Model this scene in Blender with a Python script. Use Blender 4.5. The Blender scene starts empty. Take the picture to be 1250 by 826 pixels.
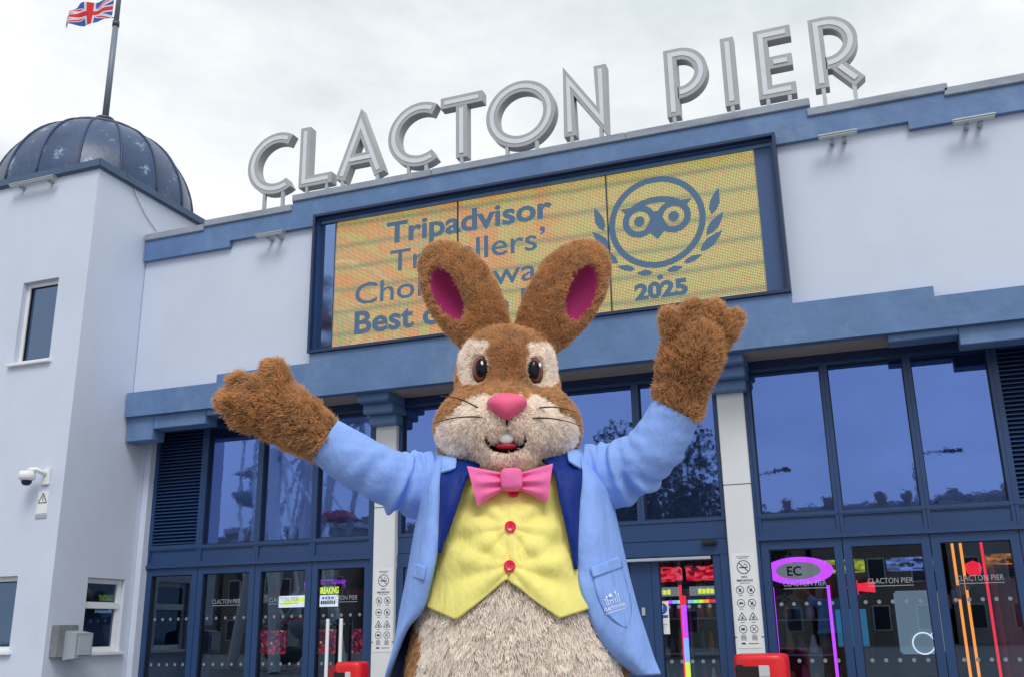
import bpy, bmesh, math, random
import numpy as np
from mathutils import Vector, Matrix
from mathutils.bvhtree import BVHTree

random.seed(4); rng = np.random.default_rng(7)
SC = bpy.context.scene
COL = SC.collection
PI = math.pi

# ------------------------------------------------------------------ camera
F_PX, CXP, CYP = 1193.72, 625.0, 413.0
YAW, PITCH, ROLL = math.radians(-20.133), math.radians(16.653), math.radians(-0.987)
EYE = np.array([0.0, 0.0, 1.25])
_f = np.array([math.sin(YAW)*math.cos(PITCH), math.cos(YAW)*math.cos(PITCH), math.sin(PITCH)])
_r = np.array([math.cos(YAW), -math.sin(YAW), 0.0])
_u = np.cross(_r, _f)
CR = math.cos(ROLL)*_r + math.sin(ROLL)*_u
CU = -math.sin(ROLL)*_r + math.cos(ROLL)*_u
cam_d = bpy.data.cameras.new('camera'); cam = bpy.data.objects.new('camera', cam_d); COL.objects.link(cam)
cam_d.sensor_fit = 'HORIZONTAL'; cam_d.sensor_width = 36.0; cam_d.lens = 36.0*F_PX/1250.0
cam_d.clip_start = 0.05; cam_d.clip_end = 3000.0
cam.matrix_world = Matrix(((CR[0], CU[0], -_f[0], EYE[0]), (CR[1], CU[1], -_f[1], EYE[1]), (CR[2], CU[2], -_f[2], EYE[2]), (0, 0, 0, 1)))
SC.camera = cam

# ------------------------------------------------------------------ sky, sun, exposure
SUN_EL, SUN_AZ = math.radians(52), math.radians(152)      # azimuth measured clockwise from +Y: behind the camera
wd = bpy.data.worlds.new('World'); SC.world = wd; wd.use_nodes = True
nt = wd.node_tree; nt.nodes.clear()
def wn(t): return nt.nodes.new(t)
out = wn('ShaderNodeOutputWorld'); bg = wn('ShaderNodeBackground'); sky = wn('ShaderNodeTexSky')
sky.sky_type = 'NISHITA'; sky.sun_disc = False; sky.sun_elevation = SUN_EL; sky.sun_rotation = SUN_AZ
tc = wn('ShaderNodeTexCoord'); mp = wn('ShaderNodeMapping'); mp.inputs['Scale'].default_value = (1.0, 1.0, 2.2)
nz = wn('ShaderNodeTexNoise'); nz.inputs['Scale'].default_value = 2.6; nz.inputs['Detail'].default_value = 7; nz.inputs['Roughness'].default_value = .58
rp = wn('ShaderNodeValToRGB'); rp.color_ramp.elements[0].position = .37; rp.color_ramp.elements[1].position = .60
rp.color_ramp.elements[0].color = (.67, .72, .745, 1); rp.color_ramp.elements[1].color = (.93, .955, .965, 1)
sc_ = wn('ShaderNodeVectorMath'); sc_.operation = 'SCALE'; sc_.inputs['Scale'].default_value = .10
mx = wn('ShaderNodeMix'); mx.data_type = 'RGBA'; mx.inputs[0].default_value = .93
nt.links.new(tc.outputs['Generated'], mp.inputs[0]); nt.links.new(mp.outputs[0], nz.inputs['Vector']); nt.links.new(nz.outputs['Fac'], rp.inputs[0])
nt.links.new(sky.outputs[0], sc_.inputs[0]); nt.links.new(sc_.outputs[0], mx.inputs[6]); nt.links.new(rp.outputs[0], mx.inputs[7])
nt.links.new(mx.outputs[2], bg.inputs[0]); bg.inputs[1].default_value = 1.0; nt.links.new(bg.outputs[0], out.inputs[0])
sd = bpy.data.lights.new('sun', 'SUN'); sd.energy = 1.5; sd.angle = math.radians(24); sd.color = (1.0, .965, .92)
sun = bpy.data.objects.new('sun', sd); COL.objects.link(sun)
sdir = Vector((math.sin(SUN_AZ)*math.cos(SUN_EL), math.cos(SUN_AZ)*math.cos(SUN_EL), math.sin(SUN_EL)))
sun.rotation_euler = sdir.to_track_quat('Z', 'Y').to_euler(); sun.location = sdir*40
SC.view_settings.view_transform = 'Standard'; SC.view_settings.look = 'None'
SC.view_settings.exposure = 0.2; SC.view_settings.gamma = 1.0; SC.view_settings.use_curve_mapping = False
SC.cycles.max_bounces = 8; SC.cycles.transparent_max_bounces = 12; SC.cycles.caustics_reflective = False; SC.cycles.caustics_refractive = False
SC.cycles.use_denoising = True
try: SC.cycles_curves.shape = 'RIBBONS'
except Exception: pass

# ------------------------------------------------------------------ pixel helpers: a pixel gives a direction, a plane gives the distance
def ray(x, y): return (x-CXP)*CR - (y-CYP)*CU + F_PX*_f
def onY(x, y, Y): d = ray(x, y); return EYE + d*(Y/d[1])
def onX(x, y, X): d = ray(x, y); return EYE + d*(X/d[0])

# ------------------------------------------------------------------ materials
MATS = {}
def mat(name, col, rough=.6, metal=0.0, var=.0, vscale=3.0, bump=0.0, bscale=40.0, emit=None, estr=0.0, spec=.5, sheen=0.0, bdist=.01, stretch=(1, 1, 1)):
    if name in MATS: return MATS[name]
    m = bpy.data.materials.new(name); m.use_nodes = True; t = m.node_tree; b = t.nodes['Principled BSDF']
    b.inputs['Base Color'].default_value = (*col, 1); b.inputs['Roughness'].default_value = rough; b.inputs['Metallic'].default_value = metal
    b.inputs['Specular IOR Level'].default_value = spec
    if sheen: b.inputs['Sheen Weight'].default_value = sheen
    if var or bump:
        c = t.nodes.new('ShaderNodeTexCoord'); mpn = t.nodes.new('ShaderNodeMapping'); mpn.inputs['Scale'].default_value = stretch
        t.links.new(c.outputs['Object'], mpn.inputs[0])
    if var:
        n = t.nodes.new('ShaderNodeTexNoise'); n.inputs['Scale'].default_value = vscale; n.inputs['Detail'].default_value = 8; n.inputs['Roughness'].default_value = .65
        r = t.nodes.new('ShaderNodeValToRGB'); r.color_ramp.elements[0].position = .3; r.color_ramp.elements[1].position = .7
        r.color_ramp.elements[0].color = (*[max(0, k*(1-var)) for k in col], 1); r.color_ramp.elements[1].color = (*[min(1, k*(1+var*.6)) for k in col], 1)
        t.links.new(mpn.outputs[0], n.inputs['Vector']); t.links.new(n.outputs['Fac'], r.inputs[0]); t.links.new(r.outputs[0], b.inputs['Base Color'])
    if bump:
        n2 = t.nodes.new('ShaderNodeTexNoise'); n2.inputs['Scale'].default_value = bscale; n2.inputs['Detail'].default_value = 6
        bp = t.nodes.new('ShaderNodeBump'); bp.inputs['Strength'].default_value = bump; bp.inputs['Distance'].default_value = bdist
        t.links.new(mpn.outputs[0], n2.inputs['Vector']); t.links.new(n2.outputs['Fac'], bp.inputs['Height']); t.links.new(bp.outputs[0], b.inputs['Normal'])
    if emit: b.inputs['Emission Color'].default_value = (*emit, 1); b.inputs['Emission Strength'].default_value = estr
    MATS[name] = m; return m

def mix_extra(m, build):  # custom node additions
    build(m.node_tree, m.node_tree.nodes['Principled BSDF']); return m

def weather(m, stain, amount, scale=1.4, stretch=(1, 1, .25), lo=.52, hi=.72):
    """streaky stains: a second colour with a shape of its own"""
    t = m.node_tree; b = t.nodes['Principled BSDF']; src = b.inputs['Base Color']
    c = t.nodes.new('ShaderNodeTexCoord'); mpn = t.nodes.new('ShaderNodeMapping'); mpn.inputs['Scale'].default_value = stretch
    n = t.nodes.new('ShaderNodeTexNoise'); n.inputs['Scale'].default_value = scale; n.inputs['Detail'].default_value = 9; n.inputs['Roughness'].default_value = .7
    r = t.nodes.new('ShaderNodeValToRGB'); r.color_ramp.elements[0].position = lo; r.color_ramp.elements[1].position = hi
    r.color_ramp.elements[0].color = (0, 0, 0, 1); r.color_ramp.elements[1].color = (amount, amount, amount, 1)
    mxn = t.nodes.new('ShaderNodeMix'); mxn.data_type = 'RGBA'; mxn.inputs[7].default_value = (*stain, 1)
    if src.is_linked: t.links.new(src.links[0].from_socket, mxn.inputs[6])
    else: mxn.inputs[6].default_value = src.default_value
    t.links.new(c.outputs['Object'], mpn.inputs[0]); t.links.new(mpn.outputs[0], n.inputs['Vector']); t.links.new(n.outputs['Fac'], r.inputs[0])
    t.links.new(r.outputs[0], mxn.inputs[0]); t.links.new(mxn.outputs[2], src); return m

RENDER = weather(mat('painted_render', (.60, .665, .80), .8, var=.05, vscale=1.1, bump=.25, bscale=55, bdist=.006), (.50, .54, .60), .35, 1.1, lo=.55, hi=.85)
BLUE = weather(mat('blue_masonry_paint', (.105, .20, .40), .55, var=.18, vscale=2.6, bump=.35, bscale=9, bdist=.02), (.24, .33, .47), .4, 1.6, (1, 1, .6))
COPING = weather(mat('lead_coping', (.30, .34, .42), .6, var=.15, vscale=4, bump=.2, bscale=12), (.13, .15, .19), .7, 2.2, (.8, 1, 3))
FRAME = mat('dark_blue_aluminium', (.018, .056, .165), .38, var=.12, vscale=2, bump=.05, bscale=30)
FRAME2 = mat('navy_frame', (.012, .03, .095), .35, var=.1, vscale=2)
GASKET = mat('dark_gasket', (.006, .01, .03), .6)
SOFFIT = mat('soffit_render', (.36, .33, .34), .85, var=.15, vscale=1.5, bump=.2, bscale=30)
COLUMN = mat('cream_column', (.71, .73, .76), .75, var=.05, vscale=2, bump=.12, bscale=60, bdist=.004)
UPVC = mat('white_upvc', (.78, .80, .84), .35)
DOMELEAD = weather(mat('blue_lead', (.030, .066, .155), .36, var=.35, vscale=3.2, bump=.35, bscale=10, bdist=.012), (.42, .50, .60), .75, 3.2, (1, 1, .8), .56, .64)
LETTERG = weather(mat('grey_metal', (.40, .41, .42), .5, var=.1, vscale=4, bump=.06, bscale=20), (.20, .18, .17), .6, 3.0, (2, 2, 1), .60, .72)
LETTERW = mat('pale_neon_channel', (.66, .70, .76), .5, var=.06, vscale=6)
GALV = mat('galvanised_steel', (.42, .45, .48), .45, metal=.5, var=.15, vscale=8)
WHITE = mat('white_paint', (.80, .81, .82), .5)
BLACK = mat('black_plastic', (.012, .012, .014), .45)
RED = mat('red_plastic', (.72, .012, .018), .38, var=.05, vscale=6)
DRED = mat('dark_red_plastic', (.34, .008, .02), .45)
GREYBOX = mat('grey_box', (.33, .37, .42), .5, var=.08, vscale=5)
INKM = mat('ink_print', (.03, .04, .06), .6)

def glossy_pane(name, tint, rough=.015, wave=.02):
    m = mat(name, tint, rough, metal=.92, bump=wave, bscale=1.6, bdist=.05); return m
BLUEGLASS = glossy_pane('blue_solar_glass', (.11, .19, .50))
DARKGLASS = glossy_pane('dark_window_glass', (.10, .15, .24), .02, .03)
def clear_glass(name, tint, refl):
    m = bpy.data.materials.new(name); m.use_nodes = True; t = m.node_tree; t.nodes.clear()
    o = t.nodes.new('ShaderNodeOutputMaterial'); tr = t.nodes.new('ShaderNodeBsdfTransparent'); gl = t.nodes.new('ShaderNodeBsdfGlossy')
    lw = t.nodes.new('ShaderNodeLayerWeight'); lw.inputs['Blend'].default_value = .35; ma = t.nodes.new('ShaderNodeMath'); ma.operation = 'MULTIPLY_ADD'
    ma.inputs[1].default_value = .4; ma.inputs[2].default_value = refl; ms = t.nodes.new('ShaderNodeMixShader')
    tr.inputs[0].default_value = (*tint, 1); gl.inputs['Roughness'].default_value = .01; gl.inputs['Color'].default_value = (.52, .72, 1, 1)
    t.links.new(lw.outputs['Fresnel'], ma.inputs[0]); t.links.new(ma.outputs[0], ms.inputs[0]); t.links.new(tr.outputs[0], ms.inputs[1]); t.links.new(gl.outputs[0], ms.inputs[2]); t.links.new(ms.outputs[0], o.inputs[0])
    return m
DOORGLASS = clear_glass('door_glass', (.72, .82, .95), .15)
def glow(name, col, s): return mat('glow_'+name, tuple(c*.5 for c in col), .5, emit=col, estr=s)

# ------------------------------------------------------------------ object helpers
def origin(o):
    v = np.zeros(3)
    while o is not None: v += np.array(o.location); o = o.parent
    return v
def obj(name, verts, faces, m, parent=None, smooth=False, loc=None):
    """verts in world coordinates (or local to loc when loc is given)"""
    me = bpy.data.meshes.new(name); V = np.asarray(verts, float).reshape(-1, 3)
    if parent is not None and loc is None: V = V - origin(parent)
    me.from_pydata(V.tolist(), [], [list(map(int, f)) for f in faces]); me.update()
    if smooth: me.polygons.foreach_set('use_smooth', [True]*len(me.polygons))
    o = bpy.data.objects.new(name, me); COL.objects.link(o)
    if m is not None: me.materials.append(m)
    if parent is not None: o.parent = parent
    if loc is not None: o.location = np.asarray(loc) - (origin(parent) if parent is not None else 0)
    return o
def thing(name, label, cat, loc=(0, 0, 0), group=None):
    o = bpy.data.objects.new(name, None); COL.objects.link(o); o.location = loc; o.empty_display_size = .1
    tag(o, label, cat, group); return o
def tag(o, label=None, cat=None, group=None, kind=None):
    if label: o['label'] = label
    if cat: o['category'] = cat
    if group: o['group'] = group
    if kind: o['kind'] = kind
    return o
class MB:
    def __init__(s): s.v = []; s.f = []
    def add(s, v, f):
        n = len(s.v); s.v += [tuple(map(float, p)) for p in v]; s.f += [tuple(i+n for i in q) for q in f]; return s
    def box(s, x0, x1, y0, y1, z0, z1, bev=0.0):
        if bev <= 0:
            v = [(x, y, z) for x in (x0, x1) for y in (y0, y1) for z in (z0, z1)]
            return s.add(v, [(0, 1, 3, 2), (4, 6, 7, 5), (0, 4, 5, 1), (2, 3, 7, 6), (0, 2, 6, 4), (1, 5, 7, 3)])
        bm = bmesh.new(); bmesh.ops.create_cube(bm, size=1)
        for w in bm.verts: w.co = ((x0+x1)/2+w.co.x*(x1-x0), (y0+y1)/2+w.co.y*(y1-y0), (z0+z1)/2+w.co.z*(z1-z0))
        bmesh.ops.bevel(bm, geom=list(bm.edges), offset=min(bev, .45*min(x1-x0, y1-y0, z1-z0)), segments=2, affect='EDGES')
        bm.verts.index_update(); s.add([w.co for w in bm.verts], [[w.index for w in f.verts] for f in bm.faces]); bm.free(); return s
    def prism(s, poly, y0, y1):      # poly of (x,z), extruded in y
        n = len(poly); v = [(x, y0, z) for x, z in poly]+[(x, y1, z) for x, z in poly]
        f = [tuple(range(n)), tuple(range(2*n-1, n-1, -1))]+[(i, i+n, (i+1) % n+n, (i+1) % n) for i in range(n)]
        return s.add(v, f)
    def tube(s, pts, r, n=8, cap=True):
        pts = [np.asarray(p, float) for p in pts]; k = len(pts); rs = r if hasattr(r, '__len__') else [r]*k
        ref = None; v = []
        for i, p in enumerate(pts):
            t = pts[min(i+1, k-1)]-pts[max(i-1, 0)]; t /= np.linalg.norm(t)+1e-12
            if ref is None: ref = np.array([0, 0, 1.]) if abs(t[2]) < .9 else np.array([1., 0, 0])
            a = np.cross(t, ref); a /= np.linalg.norm(a)+1e-12; b = np.cross(a, t); ref = b
            for j in range(n):
                an = 2*PI*j/n; v.append(p+rs[i]*(math.cos(an)*a+math.sin(an)*b))
        f = [(i*n+j, i*n+(j+1) % n, (i+1)*n+(j+1) % n, (i+1)*n+j) for i in range(k-1) for j in range(n)]
        if cap: f += [tuple(range(n-1, -1, -1)), tuple(range((k-1)*n, k*n))]
        return s.add(v, f)
    def lathe(s, prof, c, n=32, a0=0.0, a1=2*PI):   # prof [(r,z)]
        full = abs(a1-a0-2*PI) < 1e-6; m = n if full else n+1; v = []
        for r, z in prof:
            for j in range(m):
                a = a0+(a1-a0)*j/n; v.append((c[0]+r*math.cos(a), c[1]+r*math.sin(a), c[2]+z))
        f = []
        for i in range(len(prof)-1):
            for j in range(n):
                j2 = (j+1) % m; f.append((i*m+j, i*m+j2, (i+1)*m+j2, (i+1)*m+j))
        return s.add(v, f)
    def build(s, name, m, parent=None, smooth=False): return obj(name, s.v, s.f, m, parent, smooth)
def autosmooth(o, ang=40):
    me = o.data; me.polygons.foreach_set('use_smooth', [True]*len(me.polygons))
    try: me.set_sharp_from_angle(angle=math.radians(ang))
    except Exception: pass
    return o
_TXT = {}
def text_geo(body, bold=0.0, spacing=1.0):
    """glyph outlines of the built-in font as triangles; x from 0, cap height about .73"""
    key = (body, bold, spacing)
    if key not in _TXT:
        cu = bpy.data.curves.new('lettering', 'FONT'); cu.body = body; cu.size = 1; cu.offset = bold; cu.resolution_u = 4; cu.space_character = spacing; cu.fill_mode = 'FRONT'
        o = bpy.data.objects.new('lettering', cu); COL.objects.link(o); dg = bpy.context.evaluated_depsgraph_get(); dg.update()
        me = bpy.data.meshes.new_from_object(o.evaluated_get(dg)); v = [tuple(p.co) for p in me.vertices]; f = [tuple(p.vertices) for p in me.polygons]
        bpy.data.objects.remove(o); bpy.data.curves.remove(cu); bpy.data.meshes.remove(me); _TXT[key] = (v, f)
    return _TXT[key]
def text_on(mb, body, x0, z0, width, cap, y, bold=0.0, center=False, spacing=1.0):
    """lay text on a plane Y = y facing -Y, fitted to width (None keeps shape) and cap height"""
    v, f = text_geo(body, bold, spacing)
    xs = [p[0] for p in v]; a, b = min(xs), max(xs); k = cap/.73; kx = (width/(b-a)) if width else k
    off = x0-(b-a)*kx/2 if center else x0
    return mb.add([(off+(p[0]-a)*kx, y, z0+p[1]*k) for p in v], f)
def ring(mb, cx, cz, y, r0, r1, n=40, a0=0, a1=2*PI, sx=1.0):
    v = []; 
    for j in range(n+1):
        a = a0+(a1-a0)*j/n; v += [(cx+sx*r0*math.cos(a), y, cz+r0*math.sin(a)), (cx+sx*r1*math.cos(a), y, cz+r1*math.sin(a))]
    return mb.add(v, [(2*j, 2*j+1, 2*j+3, 2*j+2) for j in range(n)])
def disc(mb, cx, cz, y, r, n=24, sx=1.0): return mb.add([(cx+sx*r*math.cos(2*PI*j/n), y, cz+r*math.sin(2*PI*j/n)) for j in range(n)], [tuple(range(n))])
def flat(mb, poly, y): return mb.add([(x, y, z) for x, z in poly], [tuple(range(len(poly)))])
def stroke(mb, pts, w, y):
    for (x0, z0), (x1, z1) in zip(pts[:-1], pts[1:]):
        d = math.hypot(x1-x0, z1-z0)+1e-9; nx, nz = -(z1-z0)/d*w/2, (x1-x0)/d*w/2
        flat(mb, [(x0+nx, z0+nz), (x0-nx, z0-nz), (x1-nx, z1-nz), (x1+nx, z1+nz)], y); y -= .0002
    return mb

# ------------------------------------------------------------------ ground
GROUND = weather(mat('concrete_paving', (.25, .25, .255), .8, var=.2, vscale=.8, bump=.3, bscale=8), (.12, .12, .13), .6, .5, (1, 1, 1))
g = MB().add([(-900, -900, 0), (900, -900, 0), (900, 900, 0), (-900, 900, 0)], [(0, 1, 2, 3)]).build('ground', GROUND); tag(g, kind='structure')

XC = -3.27
def mir(x): return 2*XC-x
XL, XR = -8.62, 4.2        # facade ends
# ------------------------------------------------------------------ the pier entrance building
B = thing('pier_building', 'white rendered pier entrance building with blue stepped parapet and glazed doors', 'building', (XC, 10, 0))
MB().box(XL+.01, XR, 9.60, 9.85, 3.9, 6.19).build('wall', RENDER, B)
def stepped(lv, x0, x1):
    """lv: [(half-distance limit, z)...] outward from XC -> list of (x,z) along the top, left to right"""
    pts = []; L = sorted(lv)
    segs = [(x0, L[-1][1])]
    for k in range(len(L)-1, 0, -1): segs += [(XC-L[k-1][0], L[k][1]), (XC-L[k-1][0], L[k-1][1])]
    for k in range(0, len(L)-1): segs += [(XC+L[k][0], L[k][1]), (XC+L[k][0], L[k+1][1])]
    segs += [(x1, L[-1][1])]; return segs
ftop = stepped([(3.10, 6.397), (4.40, 6.277), (9, 6.227)], XL+.02, XR); fbot = stepped([(4.0, 6.03), (9, 5.945)], XL+.02, XR)
MB().prism(fbot+ftop[::-1], 9.54, 9.598).build('parapet_fascia', BLUE, B)
def coping(x0, x1, z, nm='coping'):
    MB().box(x0, x1, 9.515, 9.90, z-.013, z+.078, .008).build(nm, COPING, B)
for x0, x1, z in ((XL+.02, XC-4.40, 6.237), (XC-4.40, XC-3.10, 6.287), (XC-3.10, XC-1.2, 6.407), (XC-1.2, XC+1.15, 6.4075), (XC+1.15, XC+3.10, 6.4068), (XC+3.06, XC+4.40, 6.287), (XC+4.36, XC+5.9, 6.237)): coping(x0+.0015, x1-.0015, z)
MB().box(XC+5.9, XR, 9.516, 9.90, 6.224, 6.315).build('coping', COPING, B)
ltop = stepped([(2.72, 4.385), (4.0, 4.275), (9, 4.175)], XL+.02, XR); lbot = [(XL+.02, 3.87), (XR, 3.87)]
MB().prism(lbot+ltop[::-1], 9.475, 9.597).build('lintel', BLUE, B)
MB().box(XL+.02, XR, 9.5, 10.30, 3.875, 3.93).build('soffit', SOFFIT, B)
for s in (-1, 1):
    X = lambda a: XC+s*a
    for a0, a1, z in ((3.55, 4.16, 3.80), (4.162, 4.93, 3.70), (4.932, 5.34 if s < 0 else 5.6, 3.57)):
        x0, x1 = sorted((X(a0), X(a1)))
        MB().box(x0, x1, 9.535, 9.76, z, 3.872, .006).build('lower_band', BLUE, B)
# columns with stepped corbels
for cx0, cx1 in ((-5.355, -5.09), (-1.42, -1.15)):
    c = MB().box(cx0, cx1, 9.96, 10.25, 0, 3.56, .006).build('column', COLUMN, B)
    for zz in (1.16, 2.62): MB().box(cx0-.001, cx1+.001, 9.957, 10.0, zz, zz+.006).build('joint', GASKET, c)
    m = .055
    for y0, z0, z1, e in ((9.60, 3.78, 3.876, .075), (9.74, 3.67, 3.779, .06), (9.86, 3.555, 3.669, .045)):
        MB().box(cx0-e, cx1+e, y0, 10.24, z0, z1, .01).build('corbel', FRAME if False else BLUE, c)
MB().box(XL+.005, -8.53, 9.93, 10.2, 0, 3.87).build('jamb', RENDER, B)
# glazing
GY = 10.08
def frame_rect(mb, x0, x1, z0, z1, w, y0, y1, wb=None, wt=None):
    wb = w if wb is None else wb; wt = w if wt is None else wt
    mb.box(x0, x0+w, y0, y1, z0, z1); mb.box(x1-w, x1, y0, y1, z0, z1)
    mb.box(x0+w, x1-w, y0+.0015, y1, z0, z0+wb); mb.box(x0+w, x1-w, y0+.0015, y1, z1-wt, z1); return mb
def upper_window(x0, x1):
    w = frame_rect(MB(), x0+.001, x1-.001, 2.285, 3.80, .036, GY-.06, GY+.05).build('window', FRAME, B)
    p = obj('pane', [(x0+.03, GY, 2.30), (x1-.03, GY, 2.30), (x1-.03, GY, 3.79), (x0+.03, GY, 3.79)], [(0, 1, 2, 3)], BLUEGLASS, w)
    frame_rect(MB(), x0+.037, x1-.037, 2.323, 3.763, .010, GY-.03, GY-.002).build('gasket', GASKET, w)
def spandrel(x0, x1):
    w = MB().box(x0+.03, x1-.03, GY-.035, GY+.03, 2.135, 2.27).build('spandrel_panel', FRAME, B)
    frame_rect(MB(), x0+.002, x1-.002, 2.105, 2.284, .03, GY-.055, GY-.0, .03, .012).build('panel_trim', FRAME, w)
def door(x0, x1, logo=True, handle=None):
    d = thing('door', None, None, (x0, GY, 0)); d.parent = B; d.location = np.array([x0, GY, 0])-origin(B)
    frame_rect(MB(), x0+.004, x1-.004, 0.01, 2.06, .075, GY-.045, GY+.02, .2, .085).build('frame', FRAME, d)
    frame_rect(MB(), x0+.079, x1-.079, .21, 1.975, .008, GY-.03, GY+.01).build('gasket', GASKET, d)
    obj('pane', [(x0+.07, GY, .2), (x1-.07, GY, .2), (x1-.07, GY, 1.98), (x0+.07, GY, 1.98)], [(0, 1, 2, 3)], DOORGLASS, d)
    mb = MB(); n = 5
    for z in (.94, 1.46):
        for k in range(n): disc(mb, x0+.15+(x1-x0-.30)*k/(n-1), z, GY-.003, .0185, 12)
    tag(mb.build('marker_dots', mat('frosted_vinyl', (.20, .25, .31), .6), d), kind='stuff')
    if logo:
        mb = MB(); text_on(mb, 'CLACTON PIER', (x0+x1)/2, 1.625, .40, .052, GY-.004, center=True); flat(mb, [((x0+x1)/2-.2, 1.60), ((x0+x1)/2+.2, 1.60), ((x0+x1)/2+.2, 1.606), ((x0+x1)/2-.2, 1.606)], GY-.004)
        mb.build('lettering', mat('pale_vinyl', (.30, .35, .40), .6), d)
    if handle:
        for hx in handle:
            MB().tube([(hx, GY-.11, .35), (hx, GY-.11, 1.42)], .021, 12).build('handle', mat('polished_white_handle', (.86, .88, .92), .25), d)
            for z in (.45, 1.36): MB().tube([(hx, GY-.11, z), (hx, GY-.04, z)], .012, 8).build('handle_stay', GALV, d)
    return d
bays = {'left': [-8.53, -7.77, -6.955, -6.185, -5.42], 'right': [-1.12, -.35, .43, 1.18, 1.98]}
SLAT = None
def louvre(x0, x1):
    global SLAT
    w = frame_rect(MB(), x0+.001, x1-.001, 2.285, 3.80, .05, GY-.06, GY+.05, .05, .05).build('louvre', FRAME, B)
    MB().box(x0+.04, x1-.04, GY+.03, GY+.045, 2.3, 3.79).build('backing', FRAME2, w)
    n = 33; z0, z1 = 2.345, 3.74; L = x1-x0-.102
    if SLAT is None:
        SLAT = bpy.data.meshes.new('slat'); h = (z1-z0)/n
        SLAT.from_pydata([(x, y, z) for x in (-.5, .5) for y, z in ((-.045, -.012), (-.045, -.004), (.02, h*.8), (.02, h*.62))], [], [(0, 1, 2, 3), (7, 6, 5, 4), (0, 4, 5, 1), (1, 5, 6, 2), (2, 6, 7, 3), (3, 7, 4, 0)])
        SLAT.materials.append(FRAME)
    for k in range(n):
        o = bpy.data.objects.new('slat', SLAT); COL.objects.link(o); o.parent = w; o.location = np.array([(x0+x1)/2, GY-.012, z0+(k+.35)*(z1-z0)/n])-origin(w); o.scale = (L, 1, 1)
for side, xs in bays.items():
    for i in range(4):
        x0, x1 = xs[i], xs[i+1]
        is_l = (side == 'left' and i == 0) or (side == 'right' and i == 3)
        (louvre if is_l else upper_window)(x0, x1)
        spandrel(x0, x1)
        door(x0, x1, handle=((x1-.49, x1-.32) if (side == 'left' and i == 3) else None), logo=not (side == 'left' and i == 0))
    MB().box(xs[0]-.05, xs[-1]+.05, GY-.075, GY+.06, 2.062, 2.104).build('transom', FRAME, B)
    MB().box(xs[0]-.05, xs[-1]+.05, GY-.08, GY+.06, 3.801, 3.874).build('header', FRAME2, B)
    for xe in (xs[0]-.05, xs[-1]): MB().box(xe+.001, xe+.049, GY-.07, GY+.06, 0, 3.80).build('post', FRAME, B)
MB().box(1.98+.05, XR, 9.93, 10.2, 0, 3.87).build('jamb', RENDER, B)
# centre bay
cxs = [-5.08, -4.22, -3.255, -2.29, -1.43]
for i in range(4):
    upper_window(cxs[i], cxs[i+1])
MB().box(-5.08, -1.43, GY-.08, GY+.06, 3.801, 3.874).build('header', FRAME2, B)
for z0, z1, y in ((2.105, 2.283, GY-.05), (1.95, 2.10, GY-.065)): MB().box(-5.08, -1.43, y, GY+.06, z0, z1, .004).build('transom', FRAME, B)
for xa in (-5.085, -1.51): MB().box(xa, xa+.08, GY-.07, GY+.06, 0, 1.949).build('post', FRAME, B)
for k, (xa, xb) in enumerate(((-4.6, -3.62), (-2.93, -2.615), (-2.61, -1.60))): MB().box(xa, xb, GY-.13, GY-.066, 1.905, 1.935, .006).build('track_cover', mat('pale_aluminium', (.45, .52, .62), .4, metal=.3), B)
for xa, xb in ((-2.44, -2.22), (-4.30, -4.08)): 
    pnl = MB().box(xa, xb, GY-.04, GY+.02, 0, 1.9, .004).build('door_stile', FRAME, B)
    MB().box(xb-.115, xb-.08, GY-.06, GY-.041, 1.38, 1.46, .004).build('push_button', mat('pale_aluminium', (.45, .52, .62)), pnl)
for xa, xb in ((-2.22, -1.51), (-5.0, -4.30), (-4.08, -3.26), (-3.26, -2.44)): door(xa, xb, logo=False)
MB().box(-1.68, -1.53, GY-.13, GY-.066, 2.045, 2.09, .012).build('door_sensor', BLACK, B)
# interior shell
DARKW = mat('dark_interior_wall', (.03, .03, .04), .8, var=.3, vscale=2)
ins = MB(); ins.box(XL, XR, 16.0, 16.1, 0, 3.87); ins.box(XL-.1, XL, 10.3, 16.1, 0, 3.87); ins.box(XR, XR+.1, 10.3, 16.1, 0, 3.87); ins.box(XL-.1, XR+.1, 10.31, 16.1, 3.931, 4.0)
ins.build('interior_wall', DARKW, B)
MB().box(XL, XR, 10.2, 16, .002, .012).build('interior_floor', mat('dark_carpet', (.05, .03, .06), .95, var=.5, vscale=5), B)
MB().box(XL+.02, XR, 9.85, 16.1, 6.1, 6.2).build('roof', mat('roof_felt', (.12, .12, .13), .9, var=.2), B)

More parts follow.
